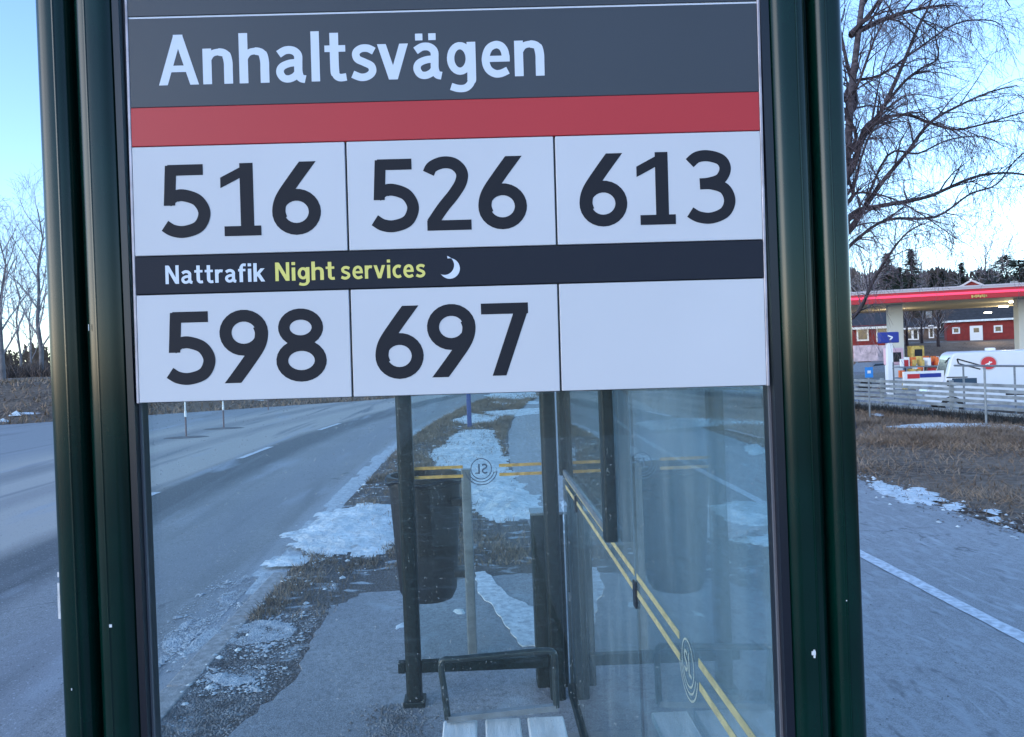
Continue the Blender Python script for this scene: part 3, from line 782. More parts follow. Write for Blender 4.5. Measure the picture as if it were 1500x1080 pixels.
# ---------------------------------------------------------------- the shelter
sh = thing('bus_shelter', 'dark green bus shelter with clear end glass and a glazed back wall beside the road', 'bus shelter', (0, 2.2, 0))
SO = Vector((0, 2.2, 0))
def sbuild(mb, name, m, parent=None, **k):
    mb.v = [tuple(Vector(v)-SO) for v in mb.v]
    return mb.build(name, m, parent or sh, **k)
def lobes(name, xa, xg, xb, y0, y1, z0, z1, m, label=None):
    # twin rounded profile: two convex lobes with a groove between them
    mb = MB()
    for (a, b) in ((xa, xg-.0015), (xg+.0015, xb)):
        cx, cy = (a+b)/2, (y0+y1)/2; hx, hy = (b-a)/2, (y1-y0)/2
        pl = []
        for i in range(40):
            t = 2*math.pi*i/40; c, s_ = math.cos(t), math.sin(t); e = .62
            pl.append((cx+hx*math.copysign(abs(c)**e, c), cy+hy*math.copysign(abs(s_)**e, s_)))
        mb.prism(pl, z0, z1)
    mb.box(xg-.006, xg+.006, y0+.022, y1-.022, z0, z1-.001)
    for xr in (xa+(xg-xa)*.62, xb-(xb-xg)*.60):        # fine ribs of the extrusion
        mb.tube([(xr, y0+.0006, z0), (xr, y0+.0006, z1)], .0016, 6)
    o = sbuild(mb, name, m, smooth=35)
    if label: o['label'] = label
    return o
Yf = D-.033
xl = lambda px: (px-700)/FPX*Yf
lobes('frame_post', xl(66), xl(120), xl(184), Yf, D+.04, .0, 2.5, M['green'], 'twin round dark green post on the road side')
lobes('frame_post', xl(1147), xl(1209), xl(1260), Yf, D+.04, .0, 2.5, M['green'], 'twin round dark green post on the path side')
for (a, b) in ((xl(184)-.002, xl(184)+.006), (xl(1147)-.008, xl(1147)+.002)):
    mb = MB(); mb.box(a, b, Yf+.008, D+.012, .02, 2.45); sbuild(mb, 'glazing_gasket', M['gasket'])
for (a, b) in ((xl(184)+.006, xl(184)+.0085), (xl(1147)-.0105, xl(1147)-.008)):
    mb = MB(); mb.box(a, b, Yf+.020, Yf+.024, .02, 2.45); sbuild(mb, 'glazing_bead', M['bead'])
mb = MB(); mb.box(xl(184)+.004, xl(1147)-.006, D, D+.006, .10, 2.3); sbuild(mb, 'end_glass', M['glass'])
mb = MB(); mb.box(xl(184)+.004, xl(1147)-.006, D-.02, D+.03, .03, .10); sbuild(mb, 'bottom_rail', M['green'])
mb = MB(); mb.box(xl(66), xl(1260), D-.03, D+.04, 2.5, 2.6); sbuild(mb, 'top_rail', M['green'])
# paint chips on the front post
mb = MB()
for (px, py, sx, sz) in ((92,300,.0004,.002),(130,480,.0003,.004),(1240,880,.0005,.0006),(105,1010,.0006,.0012),(86,866,.0012,.010),(87,890,.0016,.014),(85.5,842,.001,.003),(162,917,.0016,.0018),(1192,957,.0024,.0024),(1193,958,.001,.005)):
    p = at(px, py, Yf-.0006 if px > 100 else Yf+.012); mb.box(p.x-sx, p.x+sx, p.y-.0004, p.y+.0004, p.z-sz, p.z+sz)
sbuild(mb, 'paint_chips', M['line'], kind='stuff')
YB = 3.40; XW = .365
# far end: front post, back post, glass, rails
def roundbox(mb, x0, x1, y0, y1, z0, z1, r, n=4):
    pl = []
    for cx, cy, a in ((x1-r, y1-r, 0), (x0+r, y1-r, 90), (x0+r, y0+r, 180), (x1-r, y0+r, 270)):
        for i in range(n+1): pl.append((cx+r*math.cos(R(a+90*i/n)), cy+r*math.sin(R(a+90*i/n))))
    mb.prism(pl, z0, z1)
mb = MB(); roundbox(mb, -.386, -.314, YB-.036, YB+.036, 0, 2.45, .02); o = sbuild(mb, 'corner_post', M['green2'], smooth=35); o['label'] = 'slim speckled post at the far road side corner'
mb = MB(); mb.box(-.40, -.30, YB-.05, YB+.05, .0, .035); bevel(sbuild(mb, 'post_foot', M['green2']), .006)
mb = MB(); roundbox(mb, .275, .345, YB-.036, YB+.036, 0, 2.45, .02); sbuild(mb, 'corner_post', M['green2'], smooth=35)
mb = MB(); mb.box(-.313, .274, YB-.004, YB+.004, .20, 2.3); sbuild(mb, 'far_end_glass', M['glass'])
mb = MB(); mb.box(-.42, -.387, YB-.02, YB+.02, .155, .205); mb.box(-.313, .274, YB-.02, YB+.02, .155, .205); bevel(sbuild(mb, 'low_rail', M['green2']), .004)
mb = MB(); mb.box(-.40, .36, YB-.03, YB+.03, 2.45, 2.53); sbuild(mb, 'far_top_rail', M['green2'])
cab = thing('utility_cabinet', 'knee high dark green cabinet standing just outside the far shelter corner', 'cabinet', (.30, 3.56, 0))
mb = MB(); roundbox(mb, -.075, .075, -.06, .06, 0, .83, .010); mb.build('cabinet_body', M['green2'], cab, smooth=35)
mb = MB(); mb.box(-.079, .079, -.064, .064, .8301, .842); bevel(mb.build('cabinet_lid', M['steel'], cab), .002)
mb = MB(); mb.box(-.055, .055, -.0635, -.0605, .08, .74); mb.build('cabinet_door', M['green2'], cab)
mb = MB(); mb.box(.030, .044, -.070, -.0636, .42, .46); mb.build('lock', M['steel'], cab)
# back wall
panes = ((D+.02, 1.797), (1.803, 2.897), (2.903, 3.36))
for a, b in panes:
    mb = MB(); mb.box(XW, XW+.008, a, b, .09, 2.25); sbuild(mb, 'wall_pane', M['glassback'])
for y in (1.8, 2.9):
    mb = MB(); mb.box(XW-.007, XW-.0005, y-.013, y+.013, .97, 1.035); bevel(sbuild(mb, 'glass_clip', M['gasket']), .002)
    mb = MB(); mb.box(XW+.001, XW+.007, y-.0028, y+.0028, .09, 2.25); sbuild(mb, 'pane_seam', M['gasket'])
mb = MB(); mb.box(XW-.012, XW+.02, D+.045, 3.36, .045, .09); sbuild(mb, 'wall_base_rail', M['green2'])
mb = MB(); mb.box(XW-.02, XW+.03, D+.045, 3.36, 2.251, 2.33); sbuild(mb, 'wall_top_rail', M['green2'])
# timetable case hung on the back wall
for y, wd in ((2.02, .052), (3.13, .045)):
    mb = MB(); roundbox(mb, XW-.038, XW-.004, y-wd/2, y+wd/2, 1.08, 2.2, .008); o = sbuild(mb, 'case_upright', M['green2'], smooth=35)
mb = MB(); mb.box(XW-.026, XW-.010, 2.047, 3.106, 1.085, 1.105); sbuild(mb, 'case_bottom_rail', M['steel'])
mb = MB(); mb.box(XW-.020, XW-.016, 2.047, 3.106, 1.106, 2.15); sbuild(mb, 'case_front', M['glass'])
# roof, above the picture: steel frame with glass
mb = MB(); mb.box(-.72, .46, .88, 3.5, 2.66, 2.675); sbuild(mb, 'roof_glass', M['glass'])
mb = MB()
for a, b in (((-.72,.88,2.64),(-.72,3.5,2.64)),((.46,.88,2.64),(.46,3.5,2.64))): mb.bar(a, b, .05, .04)
for y in (.91, 2.25, 3.47): mb.bar((-.695,y,2.64), (.435,y,2.64), .05, .039)
for x, y in ((-.35, YB), (.31, YB)): mb.box(x-.02, x+.02, y-.02, y+.02, 2.53, 2.62)
for x in (xl(93), xl(1204)): mb.box(x-.02, x+.02, D-.0, D+.03, 2.6, 2.62)
sbuild(mb, 'roof_frame', M['green2'])
# yellow warning lines and logos on the glass
for z in (1.048, 1.090):
    for a, b in ((-.312, -.088), (.078, .273)):
        mb = MB(); mb.box(a, b, YB-.0062, YB-.0045, z-.007, z+.007); sbuild(mb, 'warning_line', M['decal'])
for z in (1.008, 1.050):
    for a, b in ((D+.02, 1.285), (1.41, 1.786), (1.814, 2.885), (2.915, 3.25)):
        mb = MB(); mb.box(XW-.0012, XW-.0004, a, b, z-.0075, z+.0075); sbuild(mb, 'warning_line', M['decalp'])
def logo(to3, nrm, m):
    mb = MB(); nrm = Vector(nrm)
    for r_, a0, a1, cl in ((.047, 0, 350, True), (.060, 195, 345, False), (.0735, 190, 350, False)):
        for q in ribbon(arc(0, 0, r_, r_, a0, a1, 34), .0042, closed=cl):
            mb.add([Vector(to3(*p))+nrm*.0002 for p in q], [(0,1,2,3)])
    for g, l, r in (('S', -.030, -.002), ('L', .006, .030)):
        wd, parts = GL[g]; k = (r-l)/wd
        for i, qs in enumerate(parts):
            for q in qs:
                c = [((p[0]-wd/2)*.8+wd/2, p[1]) for p in q]
                mb.add([Vector(to3(l+p[0]*k, -.023+p[1]*.046))+nrm*(.0003+.0001*i) for p in q], [(0,1,2,3)])
    return mb
sbuild(logo(lambda u, v: (-u-.004, YB-.0065, 1.078+v), (0,-1,0), 0), 'round_logo', M['logo'])
sbuild(logo(lambda u, v: (XW-.002, 1.35-u*.8, 1.022+v*.9), (-1,0,0), 0), 'round_logo', M['logop'])

# ---------------------------------------------------------------- bench
bn = thing('shelter_bench', 'low bench of pale frosted slats with a tubular armrest inside the shelter', 'bench', (.04, 1.85, .028))
BO2 = Vector((.04, 1.85, .028))
def bb(mb, name, m, **k):
    mb.v = [tuple(Vector(v)-BO2) for v in mb.v]; return mb.build(name, m, bn, **k)
for a, b in ((-.152,-.046), (-.020,.090), (.112,.226)):
    mb = MB(); mb.box(a, b, 1.32, 2.33, .425, .452); bevel(bb(mb, 'seat_slat', M['slat']), .005)
for y in (1.48, 2.16):
    mb = MB(); mb.box(-.15, .355, y-.02, y+.02, .385, .4245); bb(mb, 'cross_bar', M['steel'])
    mb = MB(); mb.box(.02, .06, y-.02, y+.02, .028, .3849); bb(mb, 'bench_leg', M['steel'])
YA = 2.31
tl, tr, br, bl = at(645,968,YA), at(812,952,YA), at(815,1036,YA), at(656,1053,YA)
pts = [bl, bl.lerp(tl, .5), bl.lerp(tl, .9), tl+Vector((.012,0,.002)), tl.lerp(tr,.15), tl.lerp(tr,.5), tl.lerp(tr,.88), tr+Vector((-.006,0,-.008)), tr.lerp(br,.2), tr.lerp(br,.6), br]
def sm3(p, n=5):
    o = []; q = [p[0]]+p+[p[-1]]
    for i in range(1, len(q)-2):
        a, b, c, d = q[i-1:i+3]
        for k in range(n):
            t = k/n; o.append(.5*(2*b+(c-a)*t+(2*a-5*b+4*c-d)*t*t+(3*b-a-3*c+d)*t**3))
    o.append(p[-1]); return o
mb = MB(); mb.tube(sm3(pts), .0105, 12); bb(mb, 'armrest', M['arm'], smooth=50)
mb = MB(); mb.bar(bl+Vector((-.004,0,0)), br+Vector((.004,0,0)), .020, .018); bb(mb, 'end_bar', M['steel'])

# ---------------------------------------------------------------- litter bin
lb = thing('litter_bin', 'dark tapered litter bin on a grey post just past the shelter end glass', 'litter bin', (-.09, 3.92, 0))
LO = Vector((-.09, 3.92, 0))
mb = MB(); prof = ((.27,.100),(.275,.135),(.32,.158),(.60,.178),(.90,.196),(.905,.208),(.955,.208),(.955,.185),(.90,.180),(.5,.155))
cx, cy = -.322, 4.09; n = 32
for z, r_ in prof:
    for i in range(n):
        t = 2*math.pi*i/n; mb.v.append((cx+r_*math.cos(t)-LO.x, cy+r_*.92*math.sin(t)-LO.y, z))
for k in range(len(prof)-1):
    for i in range(n):
        mb.f.append((k*n+i, k*n+(i+1) % n, (k+1)*n+(i+1) % n, (k+1)*n+i)); mb.mi.append(0)
mb.f.append(tuple(range(n))[::-1]); mb.mi.append(0)
mb.f.append(tuple((len(prof)-1)*n+i for i in range(n))); mb.mi.append(0)
mb.build('bin_body', M['bin'], lb, smooth=35)
mb = MB(); roundbox(mb, -.022, .028, -.022, .022, 0, 1.0, .006); mb.build('bin_post', M['steel'], lb, smooth=35)
for z in (.42, .80): mb = MB(); mb.box(-.08, -.023, .02, .10, z, z+.035); mb.build('bracket', M['bin'], lb)
# bag edge sagging over the rim
mb = MB(); pts = [(cx+.21*math.cos(a)-LO.x, cy+.195*math.sin(a)-LO.y, .93+.012*math.sin(a*5)) for a in np.linspace(0, 2*math.pi, 40)[:-1]]
mb.tube(pts, .010, 6, closed=True); mb.build('bin_bag_edge', M['gasket'], lb, smooth=60)

# ---------------------------------------------------------------- poles by the road
p = gr(688, 627); bpz = thing('blue_post', 'slim blue post standing in snow on the verge beyond the shelter', 'post', (p.x, p.y, 0))
mb = MB(); roundbox(mb, -.05, .05, -.05, .05, 0, 1.9, .015); mb.build('shaft', M['blue'], bpz, smooth=35)
mb = MB(); mb.box(-.28, .28, -.012, .012, 1.9, 2.35); bevel(mb.build('plate', M['blue'], bpz), .01)
SNOWP = mat('snow_pole_white', (.75,.75,.75), .5); SNOWD = mat('snow_pole_dark', (.12,.08,.09), .6)
for i, (px, py, lab) in enumerate(((273, 641, 'thin white banded snow pole standing in the road, nearest the left green post'),
      (328, 628, 'thin white banded snow pole in the road, middle one of three below the 598 card'),
      (393, 601, 'thin snow pole farthest away at the far road edge, right of the other two'))):
    q = gr(px, py, ZR)
    z0 = ZR if i < 2 else terrain(q.x, q.y)
    t = thing('snow_pole', lab, 'snow pole', (q.x, q.y, z0), group='snow poles along the road')
    mb = MB(); mb.tube([(0,0,0),(0,0,.62)], .020, 8); mb.build('lower_shaft', SNOWD, t)
    mb = MB(); mb.tube([(0,0,.62),(0,0,1.5)], .020, 8); mb.build('upper_shaft', SNOWP, t)
    for z in (.50, .98):
        mb = MB(); mb.tube([(0,0,z),(0,0,z+.14)], .028, 10); mb.build('reflector_band', SNOWP, t)
    if i < 2:
        mb = MB(); n = 28
        for r_, h_ in ((.55, 0.0), (.45, .015), (0, .025)):
            for k in range(n): a = 2*math.pi*k/n; mb.v.append((1.0*r_*math.cos(a), .45*r_*math.sin(a), h_+.003))
        for j in range(2):
            for k in range(n): mb.f.append((j*n+k, j*n+(k+1) % n, (j+1)*n+(k+1) % n, (j+1)*n+k)); mb.mi.append(0)
        mb.build('rubber_island', mat('dark_island', (.12,.12,.125), .8, var=.3, scale=3), t, smooth=60)
# ---------------------------------------------------------------- rail fence by the station
f3 = Vector((fdir.x, fdir.y, 0)); F0 = Vector((FA.x, FA.y, 0))
fence = thing('rail_fence', 'long silver fence of six horizontal rails between the brown grass and the petrol station', 'fence', (FA.x, FA.y, 0))
def fp(s, z): return f3*s + Vector((0,0,z))
f_lo, f_hi = -6.0, 26.0
for z in (.15, .255, .36, .465, .57, .675):
    mb = MB(); mb.bar(fp(f_lo, z), fp(f_hi, z), .03, .060); mb.build('rail', M['rail'], fence)
s = f_lo
while s <= f_hi:
    mb = MB(); a = fp(s, 0)+Vector((fnor.x, fnor.y, 0))*.05; mb.box(a.x-.03, a.x+.03, a.y-.03, a.y+.03, -.15, .74); mb.build('fence_post', M['rail'], fence); s += 1.9
# hedge-like dark strip of dirty plants and stones under the fence
pts = []; rr = random.Random(41)
for _ in range(9000):
    s = rr.uniform(f_lo, f_hi); d = rr.gauss(-.12, .16); q = F0+f3*s+Vector((fnor.x, fnor.y, 0))*d; pts.append((q.x, q.y, .0, 1.6))
UG = mat('dark_undergrowth', (.03,.032,.034), .9, var=.6, scale=6)
o = blades('undergrowth', pts, UG, .12, .008, .8, rr)
# handrail in front of the van
hr = thing('tube_handrail', 'grey tubular handrail with three uprights in front of the white van', 'handrail', tuple(F0+Vector((fnor.x, fnor.y, 0))*1.2))
Hn = hr.location
def hp(px, zt):
    # where the sight line at this column meets the handrail line
    d = ray(px, 540); n = Vector((fnor.x, fnor.y)); t = (Vector((Hn.x, Hn.y)).dot(n))/(d.x*n.x+d.y*n.y)
    return Vector((d.x*t-Hn.x, d.y*t-Hn.y, zt))
mb = MB(); mb.tube([hp(1398, .98), hp(1620, .98)], .022, 6); mb.build('top_tube', M['steel'], hr)
for px in (1411, 1486, 1560):
    mb = MB(); a = hp(px, -.3); mb.tube([a, hp(px, .98)], .020, 6); mb.build('upright', M['steel'], hr)
def disc(mb, r_, y0, y1, n=32):
    vs = [(r_*math.cos(2*math.pi*i/n), y, r_*math.sin(2*math.pi*i/n)) for y in (y0, y1) for i in range(n)]
    fs = [tuple(range(n)), tuple(range(n, 2*n))[::-1]]+[(i, n+i, n+(i+1) % n, (i+1) % n) for i in range(n)]
    mb.add(vs, fs)
q = at(1442, 541, 13.0); sg = thing('thin_post', 'thin pale post standing before the fence under the red disc on the van', 'post', (q.x, q.y, terrain(q.x, q.y)))
mb = MB(); mb.tube([(0,0,0),(0,0,q.z-terrain(q.x, q.y))], .018, 8); mb.build('shaft', M['rail'], sg)
mb = MB(); mb.tube([(0,0,q.z-terrain(q.x, q.y)),(0,0,q.z-terrain(q.x, q.y)+.03)], .024, 8); mb.build('cap', M['steel'], sg)
# small blue sign on the fence near the right green post
q = at(1272, 545, 15.5); bs = thing('small_blue_sign', 'small bright blue sign hanging by the fence beside the right green post', 'sign', (q.x, q.y, 0))
mb = MB(); mb.tube([(0,0,-.2),(0,0,q.z+.12)], .018, 6); mb.build('sign_post', M['steel'], bs)
SB = mat('bright_blue_sign', (.03,.22,.62), .4)
mb = MB(); mb.box(-.085, .085, -.03, -.019, q.z-.12, q.z+.10); o = bevel(mb.build('sign_plate', SB, bs), .02)
mb = MB(); mb.box(-.035, .035, -.034, -.0305, q.z-.03, q.z+.03); mb.build('sign_mark', M['trim'], bs)

# ---------------------------------------------------------------- petrol station
ZS = -1.0
CA, CB = at(1236, 444, 40.0), at(1500, 437, 37.5)
cdir = Vector((CB.x-CA.x, CB.y-CA.y, 0)).normalized(); cback = Vector((-cdir.y, cdir.x, 0))
if cback.y < 0: cback = -cback
ang = math.atan2(cdir.y, cdir.x); ZB = (CA.z+CB.z)/2
can = thing('fuel_canopy', 'petrol station canopy with red fascia, cream underside and square pale columns', 'canopy', (CA.x, CA.y, ZS), rz=ang)
LC, DC = 30.0, 15.5; zb = ZB-ZS
mb = MB(); mb.box(.05, LC, .05, DC, zb+.02, zb+.60); mb.build('canopy_slab', M['soffit'], can)
mb = MB(); mb.box(0, LC, 0, .049, zb-.02, zb+.50); mb.box(-.05, -.001, -.0, DC, zb-.02, zb+.50); bevel(mb.build('red_fascia', M['canred'], can), .02)
mb = MB(); mb.box(-.06, LC, -.06, -.001, zb+.24, zb+.36); mb.build('lit_strip', M['canlit'], can)
mb = MB(); mb.box(-.08, LC, -.08, DC, zb+.601, zb+.68); mb.box(-.02, LC, -.02, .04, zb+.501, zb+.60); mb.build('top_flashing', M['canwhite'], can)
x = 6.0
for k, wd in enumerate((.10,.07,.10,.09,.10,.08,.10,.07)):
    mb = MB(); mb.box(x, x+wd*.8, -.068, -.0605, zb+.03+.03*(k % 2), zb+.18-.03*(k % 3 == 1)); x += wd; mb.build('fascia_letter', M['yellow'], can)
def canx(px, yl):       # local x on the canopy's row yl seen in this column
    o = Vector((CA.x, CA.y, 0))+cback*yl; d = ray(px, 480); n = cback; t = o.dot(n)/Vector((d.x, d.y, 0)).dot(n)
    return (Vector((d.x*t, d.y*t, 0))-o).dot(cdir)
for (x, y) in ((canx(1311, 3.4), 3.4), (canx(1500, 3.4), 3.4), (canx(1500, 3.4)+8, 3.4)):
    mb = MB(); mb.box(x-.36, x+.36, y-.36, y+.36, 0, zb+.019); o = bevel(mb.build('column', M['column'], can), .03)
for (px, py) in ((1308, 454), (1486, 442), (1470, 449), (1447, 458)):
    d = ray(px, py); P0 = EYE + d*((ZB-.02-EYE.z)/d.z)
    l = P0-Vector((CA.x, CA.y, ZS)); lx = l.dot(cdir); ly = l.dot(cback)
    mb = MB()
    n = 16; vs = [(lx+.26*math.cos(2*math.pi*i/n), ly+.26*math.sin(2*math.pi*i/n), z) for z in (zb-.07, zb+.015) for i in range(n)]
    mb.add(vs, [tuple(range(n))[::-1], tuple(range(n, 2*n))]+[(i, (i+1) % n, n+(i+1) % n, n+i) for i in range(n)])
    mb.build('ceiling_lamp', M['lamp'], can)
    L_ = bpy.data.lights.new('canopy_light', 'POINT'); L_.energy = 45; L_.color = (1,.82,.5); L_.shadow_soft_size = .2
    lo = bpy.data.objects.new('canopy_light', L_); COL.objects.link(lo); lo.location = P0+Vector((0,0,-.7))
# forecourt
mb = MB(); mb.add([(12,18,0),(70,18,0),(70,50,0),(9,50,0),(9,24,0)], [(0,1,2,3,4)])
for i in range(len(mb.v)): mb.v[i] = (mb.v[i][0], mb.v[i][1], ZS+.03)
mb.build('forecourt', M['path'], kind='structure')
# price sign, pumps, shop goods
q = at(1302, 495, 34); ps = thing('station_sign', 'blue box sign with a white mark on a white post left under the canopy', 'sign', (q.x, q.y, ZS))
hz = q.z-ZS
mb = MB(); mb.box(-.12, .12, -.08, .08, 0, hz-.22); mb.build('sign_post', M['trim'], ps)
mb = MB(); mb.box(-.48, .42, -.12, .12, hz-.24, hz+.26); bevel(mb.build('sign_box', M['signblue'], ps), .04)
mb = MB(); mb.bar((-.12,-.13,hz+.10), (.10,-.13,hz+.02), .01, .06); mb.bar((.10,-.131,hz+.02), (-.04,-.131,hz-.10), .01, .06); mb.build('sign_mark', M['trim'], ps)
def pump(px, Y, lab, col):
    q = at(px, 530, Y); t = thing('fuel_pump', lab, 'fuel pump', (q.x, q.y, ZS+.03), group='fuel pumps')
    mb = MB(); mb.box(-.32, .32, -.22, .22, .0, 1.35); bevel(mb.build('pump_body', M['trim'], t), .04)
    mb = MB(); mb.box(-.36, .36, -.25, .25, 1.352, 2.15); bevel(mb.build('pump_head', col, t), .05)
    mb = MB(); mb.box(-.22, .22, -.262, -.2505, 1.5, 1.95); mb.build('display', M['pane'], t)
    mb = MB(); mb.tube([(.36,0,1.7),(.52,0,1.5),(.55,0,.9),(.42,0,.5),(.37,0,1.0)], .03, 6); mb.build('hose', M['tyre'], t)
pump(1309, 35, 'white and pink fuel pump directly under the blue box sign', mat('pink_white_panel', (.72,.45,.50), .5))
pump(1342, 42, 'dim yellowish fuel pump behind the flowers beside the front column', M['yellow'])
def stall(px, Y, lab, w_, h_, seed):
    q = at(px, 533, Y); t = thing('goods_rack', lab, 'rack', (q.x, q.y, ZS+.03))
    mb = MB()
    for z in (.40, .90, 1.36): mb.box(-w_/2, w_/2, -.3, .3, z, z+.05)
    for x in (-w_/2, w_/2-.05): mb.box(x, x+.05, .301, .34, 0, h_)
    mb.build('rack_frame', M['steel'], t); rr = random.Random(seed)
    for k in range(34):
        x = rr.uniform(-w_/2+.1, w_/2-.15); z = rr.choice((.455, .955, 1.415, 1.415)); c = rr.choice(('orange','yellow','red','yellow','trim'))
        mb = MB(); hh = rr.uniform(.15,.38); ww = rr.uniform(.08,.2); mb.box(x, x+ww, -.28+rr.random()*.2, -.05+rr.random()*.2, z, z+hh); mb.build('goods_bag', M[c], t)
stall(1352, 31, 'rack of yellow, orange and red goods left of the white van', 2.2, 1.6, 4)
stall(1366, 34, 'second rack of red goods tucked right behind the first one', 1.8, 1.7, 9)
q = at(1357, 553, 24); bnr = thing('striped_barrier', 'low white board with red and blue stripe left of the van', 'barrier', (q.x, q.y, ZS+.03))
hb = q.z-ZS
mb = MB(); mb.box(-.75, .55, -.05, .05, hb-.30, hb+.18); mb.build('board', M['trim'], bnr)
mb = MB(); mb.box(-.65, -.25, -.058, -.0505, hb-.05, hb+.10); mb.build('red_stripe', M['signred'], bnr)
mb = MB(); mb.box(-.24, .45, -.058, -.0505, hb-.03, hb+.10); mb.build('blue_stripe', M['signblue'], bnr)
mb = MB(); mb.box(-.6, -.55, -.04, .04, 0, hb-.301); mb.box(.4, .45, -.04, .04, 0, hb-.301); mb.build('board_leg', M['steel'], bnr)
# pale posters and litter of the forecourt on the far left
for px, Y, lab, w_ in ((1268, 40, 'pale pinkish poster board standing nearest the right green post', 1.3), (1290, 41, 'pale poster board between the green post and blue sign', 1.1)):
    q = at(px, 518, Y); t = thing('poster_board', lab, 'board', (q.x, q.y, ZS+.03)); hq = q.z-ZS
    mb = MB(); mb.box(-w_/2, w_/2, -.04, .04, hq-.45, hq+.42); bevel(mb.build('poster', mat('pale_poster', (.55,.42,.44), .6, var=.3, scale=4), t), .01)
    mb = MB(); mb.box(-w_/2+.1, -w_/2+.2, -.03, .03, 0, hq-.451); mb.box(w_/2-.2, w_/2-.1, -.03, .03, 0, hq-.451); mb.build('poster_leg', M['steel'], t)
# parked car far left by the pumps
def car(px, Y, rz, colr, lab):
    q = at(px, 540, Y); t = thing('parked_car', lab, 'car', (q.x, q.y, ZS+.03), rz=rz)
    mb = MB()
    prof = [(-2.1,.35),(-2.15,.75),(-1.95,.92),(-1.3,.98),(-.7,1.42),(.7,1.45),(1.45,1.02),(2.0,.92),(2.15,.6),(2.1,.32)]
    for s_ in (-1, 1):
        for x, z in prof: mb.v.append((x, s_*(.84 if z < 1.1 else .66), z))
    n = len(prof); mb.f += [list(range(n))[::-1], list(range(n, 2*n))]+[[i, (i+1) % n, n+(i+1) % n, n+i] for i in range(n)]; mb.mi += [0]*(n+2)
    bevel(mb.build('car_body', colr, t), .07, 3)
    mb = MB()
    for s_ in (-1, 1): mb.add([(-1.15,s_*.80,1.02),(1.25,s_*.80,1.03),(.68,s_*.70,1.37),(-.66,s_*.70,1.36)], [(0,1,2,3)])
    mb.build('side_window', M['pane'], t)
    for x in (-1.35, 1.3):
        for s_ in (-1, 1):
            mb = MB(); mb.tube([(x, s_*.70, .32), (x, s_*.88, .32)], .32, 20); mb.build('wheel', M['tyre'], t)
car(1285, 38, R(10), M['steel'], 'small silver car parked below the blue box sign')
# white van
V0 = at(1354, 556, 24.0)
van = thing('white_van', 'white panel van with dark outlined graphic on its side, parked behind the fence', 'van', (V0.x, V0.y, ZS+.03), rz=R(-23))
H = at(1400, 517, 23).z-(ZS+.03)
prof = [(.02,.38),(.0,.72),(.08,.90),(.42,1.08),(.56,1.14),(.74,H-.20),(.80,H-.06),(.95,H),(6.0,H),(6.1,H-.05),(6.12,.38)]
mb = MB(); n = len(prof)
for s_ in (0, 1):
    for x, z in prof: mb.v.append((x, 0 if s_ == 0 else (1.84 if z > 1.3 else 1.9), z))
mb.f += [list(range(n)), list(range(n, 2*n))[::-1]]+[[i, n+i, n+(i+1) % n, (i+1) % n] for i in range(n)]; mb.mi += [0]*(n+2)
bevel(mb.build('van_body', M['van'], van), .06, 3)
GW = mat('tinted_van_window', (.04,.07,.11), .1)
mb = MB(); mb.add([(.60,.2,1.22),(.60,1.7,1.22),(.73,1.65,H-.24),(.73,.25,H-.24)], [(0,1,2,3)])
mb.v = [(x-.02, y, z) for x, y, z in mb.v]; mb.build('windscreen', GW, van)
mb = MB(); mb.add([(.72,-.004,1.0),(1.45,-.004,1.0),(1.45,-.004,1.24),(.78,-.004,1.24)], [(0,1,2,3)]); mb.build('cab_window', GW, van)
mb = MB(); mb.box(.62, 1.20, -.012, -.001, 1.255, 1.29); mb.build('window_trim', M['tyre'], van)
mb = MB(); mb.box(.62, .72, -.16, .0, 1.0, 1.18); bevel(mb.build('wing_mirror', M['tyre'], van), .02)
mb = MB(); mb.box(2.2, 6.0, -.010, -.001, .68, .74); mb.build('side_moulding', M['gasket'], van)
for y in (.15, 1.45): mb = MB(); mb.box(-.01, .10, y, y+.3, .66, .82); mb.build('headlight', M['edge'], van)
for x in (.75, 5.0):
    for y in (.1, 1.8):
        mb = MB(); mb.tube([(x, y-.12, .33), (x, y+.12, .33)], .33, 24); w_ = mb.build('wheel', M['tyre'], van)
        mb = MB(); mb.tube([(x, y-.125, .33), (x, y+.125, .33)], .19, 16); mb.build('rim', M['steel'], w_)
def vp(px, py):
    n = Vector((math.sin(R(23)), math.cos(R(23)), 0)); d = ray(px, py); t = V0.dot(n)/d.dot(n)
    q = EYE+d*t; l = q-Vector((V0.x, V0.y, 0)); return (l.dot(Vector((math.cos(R(23)), -math.sin(R(23)), 0))), -.010, q.z-(ZS+.03))
mb = MB()
for a, b in (((1402,526),(1438,536)), ((1405,533),(1436,541)), ((1402,526),(1404,533)), ((1384,532),(1391,524))):
    mb.bar(Vector(vp(*a))+Vector((0,0,0)), Vector(vp(*b)), .012, .040)
mb.build('side_graphic', M['ink'], van)
c = vp(1448, 532)
mb = MB(); disc(mb, .235, -.008, -.001); mb.build('graphic_ring', M['canwhite'], van, loc=(c[0], -.002, c[2]))
mb = MB(); disc(mb, .20, -.014, -.0082); mb.build('red_disc', M['signred'], van, loc=(c[0], -.002, c[2]))
mb = MB(); mb.bar((-.09,-.018,-.05), (.09,-.018,.03), .004, .035); mb.bar((0,-.017,-.08), (.03,-.017,.06), .004, .03); mb.build('disc_mark', M['trim'], van, loc=(c[0], -.002, c[2]))
mb = MB(); a = vp(1459, 515); mb.box(a[0]-.12, a[0]+.12, .6, .9, H+.001, H+.10); bevel(mb.build('roof_vent', M['trim'], van), .02)

